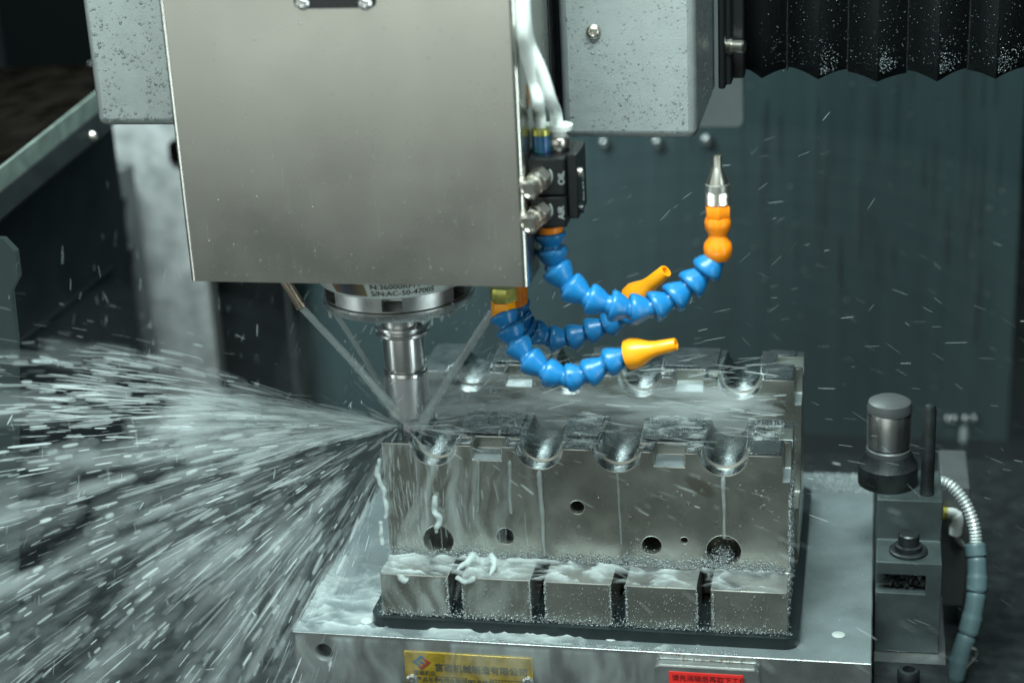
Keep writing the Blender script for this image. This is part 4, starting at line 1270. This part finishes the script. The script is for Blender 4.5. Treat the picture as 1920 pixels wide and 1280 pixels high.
foam_sheet(.0005, .279, -.0288, -.0005, zL_, .64, .0028, 55, lambda x, y: .26 - max(0, x - .03) * 1.2 + max(0, y + .010) * 14, 8.4, 'milky froth lying on the step of the front mold block')

# ------------------------------------------------------------------ drops sitting on surfaces, and fizz
dr = Bulk()
N_ = Vector((0, -1, 0))
for _ in range(260):      # cover
    u = R(); z = ZB + .004 + (.17 * R() ** 1.6); x = random.uniform(X0 + .006, X1 - .004)
    dr.ball(Vector((x, -.06, z)), random.uniform(.0002, .0008) * (1.3 if R() < .08 else 1), N_, .5)
for _ in range(34):       # runs down the cover: a drop with its trail
    x = random.uniform(X0 + .008, X1 - .006); z = ZB + .006 + .09 * R(); L_ = random.uniform(.006, .03)
    for q in range(int(L_ / .0009)):
        dr.ball(Vector((x + .0006 * noise.noise(Vector((x * 90, q * .25, 1))), -.06, z + q * .0009)), .00042 * (1 - .5 * q / (L_ / .0009)), N_, .35)
    dr.ball(Vector((x, -.06, z)), random.uniform(.0007, .0011), N_, .5)
for o_ in [q for q in COL.objects if q.name.startswith('hose_segment')]:      # splashes on the hose beads
    mw = Matrix.Translation(o_.parent.location) @ o_.matrix_local
    for _ in range(16):
        a_ = random.uniform(0, 6.28); h_ = random.uniform(.05, .55)
        rr_ = .57 if h_ < .3 else .57 - (h_ - .3) * .42
        dr.ball(mw @ Vector((rr_ * math.cos(a_), rr_ * math.sin(a_), h_)), .0002 + .0009 * R() ** 3)
def on_housing(n, xa, xb, za, zb, rmin, rmax, y=.06):
    for _ in range(n):
        x, z = random.uniform(xa, xb), za + (zb - za) * R() ** 1.4
        if noise.noise(Vector((x * 40, z * 28, 2))) + .6 * noise.noise(Vector((x * 110, z * 70, 5))) < random.uniform(-.5, .3): continue
        dr.ball(Vector((x, y, z)), rmin + (rmax - rmin) * R() ** 3.5, N_, .5)
on_housing(1900, -.202, -.105, .213, .33, .0003, .0014)
on_housing(2200, .131, .211, .205, .33, .0002, .0009)
for _ in range(900):
    dr.ball(Vector((.2164, random.uniform(.066, .195), .206 + .13 * R())), random.uniform(.0002, .0006), Vector((1, 0, 0)), .6)
for _ in range(330):      # front mold face
    x = .11 + .165 * R() ** .8; z = random.uniform(-.080, -.004)
    if any((x - hx) ** 2 + (z - hz) ** 2 < (hr_ + .001) ** 2 for hx, hz, hr_ in HOLES): continue
    if any((x - cx_) ** 2 + z * z < .018 ** 2 for cx_ in CH): continue
    dr.ball(Vector((x, 0, z)), .0003 + .0016 * R() ** 6, N_, .45)
for _ in range(60):
    a_ = math.radians(random.uniform(-160, -20)); z = random.uniform(z4 + .001, z3)
    dr.ball(Vector((SX + .0525 * math.cos(a_), SY + .0525 * math.sin(a_), z)), random.uniform(.0003, .0009))
dr.build('water_drops', M['drop'], 'water drops clinging to the cover, the housing and the front mold face', 'water drops')

fz = Bulk()
def fizz(n, fn, r0=.0002, r1=.0006):
    for _ in range(n):
        p = fn()
        if p is None: continue
        fz.ball(p, r0 + (r1 - r0) * R() ** 2)
def line_up():
    x = random.uniform(.0, .279); h = abs(random.gauss(0, .004)) + .0005
    h *= .6 + .8 * abs(noise.noise(Vector((x * 25, 3, 1)))) * 2
    if x > .24 and x < .255: pass
    return Vector((x, -.0006 - .0006 * R(), zL_ + h))
fizz(5200, line_up)
def slot_edge():
    xc = random.choice((.0535, .1115, .1675, .2265)); s_ = random.choice((-1, 1))
    return Vector((xc + s_ * (.0048 + abs(random.gauss(0, .0007))), -.0294, random.uniform(-.118, zL_)))
fizz(900, slot_edge)
def foot_line():
    return Vector((random.uniform(-.003, .285), -.0295 - .0015 * R(), -.1182 + abs(random.gauss(0, .0028))))
fizz(1600, foot_line)
def tops():
    x = random.uniform(.05, .275); y = random.uniform(.001, .057)
    if any(abs(x - c_) < .0165 for c_ in CH) or any(a_ - .001 < x < b_ + .001 and y < .02 for a_, b_ in PK): return None
    if noise.noise(Vector((x * 45, y * 320, 0))) + .5 * noise.noise(Vector((x * 20, y * 60, 4))) < .02: return None
    return Vector((x, y, .0006 + (.0013 if y > .0195 else 0)))
fizz(9000, tops, .00018, .0005)
def side_edge():
    return Vector((.2815 + .001 * R(), random.uniform(-.028, .06), random.uniform(-.118, -.02)))
fizz(1100, side_edge, .0002, .0007)
def face_right():
    return Vector((random.uniform(.0, .279), -.0294, random.uniform(-.117, -.089)))
fizz(1200, face_right, .0001, .00035)
def chuck_top():
    x = random.uniform(CX0, CX1); y = random.uniform(CY0, CY1)
    if -.0085 < x < .2895 and -.034 < y < .205: return None
    return Vector((x, y, CZ + .0002))
fizz(3000, chuck_top, .0001, .0004)
def chuck_edge():
    return Vector((random.uniform(.06, .25), CY0 + .001 + abs(random.gauss(0, .003)), CZ + .0003))
fizz(1800, chuck_edge, .00015, .0004)
def chuck_back():
    return Vector((random.uniform(.29, CX1), random.uniform(.215, CY1), CZ + .0003))
fizz(1000, chuck_back, .0003, .0010)
def hole_fill():
    hx, hz = .2369, -.0724
    x = hx - .001 + random.gauss(0, .0035); z = hz - .011 + abs(random.gauss(0, .006))
    if (x - hx) ** 2 + (z - hz) ** 2 > .0112 ** 2: return None
    return Vector((x, .003 + .004 * R(), z))
fizz(700, hole_fill)
fz.build('fizz', M['fizz'], 'sparkling fine bubbles along the edges of the front mold block and chuck', 'bubbles')
wd, wb = Bulk(), Bulk()
for _ in range(420):      # drops on the back wall, seen out of focus
    x, z = random.uniform(.12, .47), .16 - .45 * R() ** 1.3
    if noise.noise(Vector((x * 14, z * 8, 3))) < random.uniform(-.6, .3): continue
    (wb if R() < .3 else wd).ball(Vector((x, .7195, z)), random.uniform(.0005, .0016), Vector((0, -1, 0)), .6)
for _ in range(70):       # runs
    x, z = random.uniform(.14, .47), random.uniform(-.15, .16)
    wd.streak(Vector((x, .7192, z)), Vector((random.gauss(0, .01), 0, -1)), random.uniform(.03, .14), random.uniform(.0004, .0010))
wb.build('wall_drop_glints', M['fizz'], 'water drops on the back wall, whitened for bright out of focus glints', 'water drops')  # whiter material paints the glints of these drops
wd.build('wall_drops', M['drop'], 'scattered water drops and runs on the back wall', 'water drops')
bl_ = Bulk()
for _ in range(900):      # tiny wet glints on the bellows
    i = random.randrange(1, len(xs) - 2); u = R()
    w = u if i % 2 == 0 else 1 - u
    z = zlow + .012 + .10 * R() ** 1.5
    bl_.ball(Vector((xs[i] + (xs[i + 1] - xs[i]) * u, YBL - .016 * w - .004 * math.sin(math.pi * u) - .0003, z)), random.uniform(.00012, .00032))
for _ in range(520):      # white drops standing for the sheen on the hem right of each low fold
    i = random.choice([q for q in range(2, len(xs) - 2) if q % 2 == 1]); u = abs(random.gauss(0, .28)) + .08
    if u > 1: continue
    w = 1 - u; z = zlow + .004 + abs(random.gauss(0, .012)) * (1 - .5 * u) + .004 * u
    bl_.ball(Vector((xs[i] + (xs[i + 1] - xs[i]) * u, YBL - .016 * w - .004 * math.sin(math.pi * u) + .006 * math.exp(-(z - zlow) / .018) - .0008, z)), random.uniform(.00012, .0004))
bl_.build('bellows_drops_sheen', M['fizz'], 'tiny glinting water drops and painted hem sheen on the black bellows', 'water drops')

# ------------------------------------------------------------------ clouds of mist low in the chamber
def mist_air(d):
    vm = bpy.data.materials.new('mist_air'); vm.use_nodes = True
    nt = vm.node_tree; nt.nodes.clear()
    pv = nt.nodes.new('ShaderNodeVolumePrincipled'); pv.inputs['Color'].default_value = (0.85, 0.97, 0.97, 1); pv.inputs['Density'].default_value = d
    ot = nt.nodes.new('ShaderNodeOutputMaterial'); nt.links.new(pv.outputs[0], ot.inputs['Volume'])
    return vm
for c_, r_, d_, lab in (((.20, .50, -.20), (.46, .18, .30), .24, 'thin pale cloud of mist hanging low before the back wall'),
                        ((-.30, .20, -.17), (.27, .28, .19), .06, 'thin pale cloud of mist at the left of the spray fan')):
    vm = mist_air(d_)
    k = new()
    for f_ in (1.0, .92, .84, .76, .68, .60, .52, .44, .36):            # denser towards its middle
        q = bmesh.ops.create_icosphere(k, subdivisions=4, radius=f_)
        for v in q['verts']: v.co = Vector((c_[0] + v.co.x * r_[0], c_[1] + v.co.y * r_[1], c_[2] + v.co.z * r_[2]))
    tag(obj('mist_cloud', k, vm, recalc=False), lab, 'mist', kind='stuff')
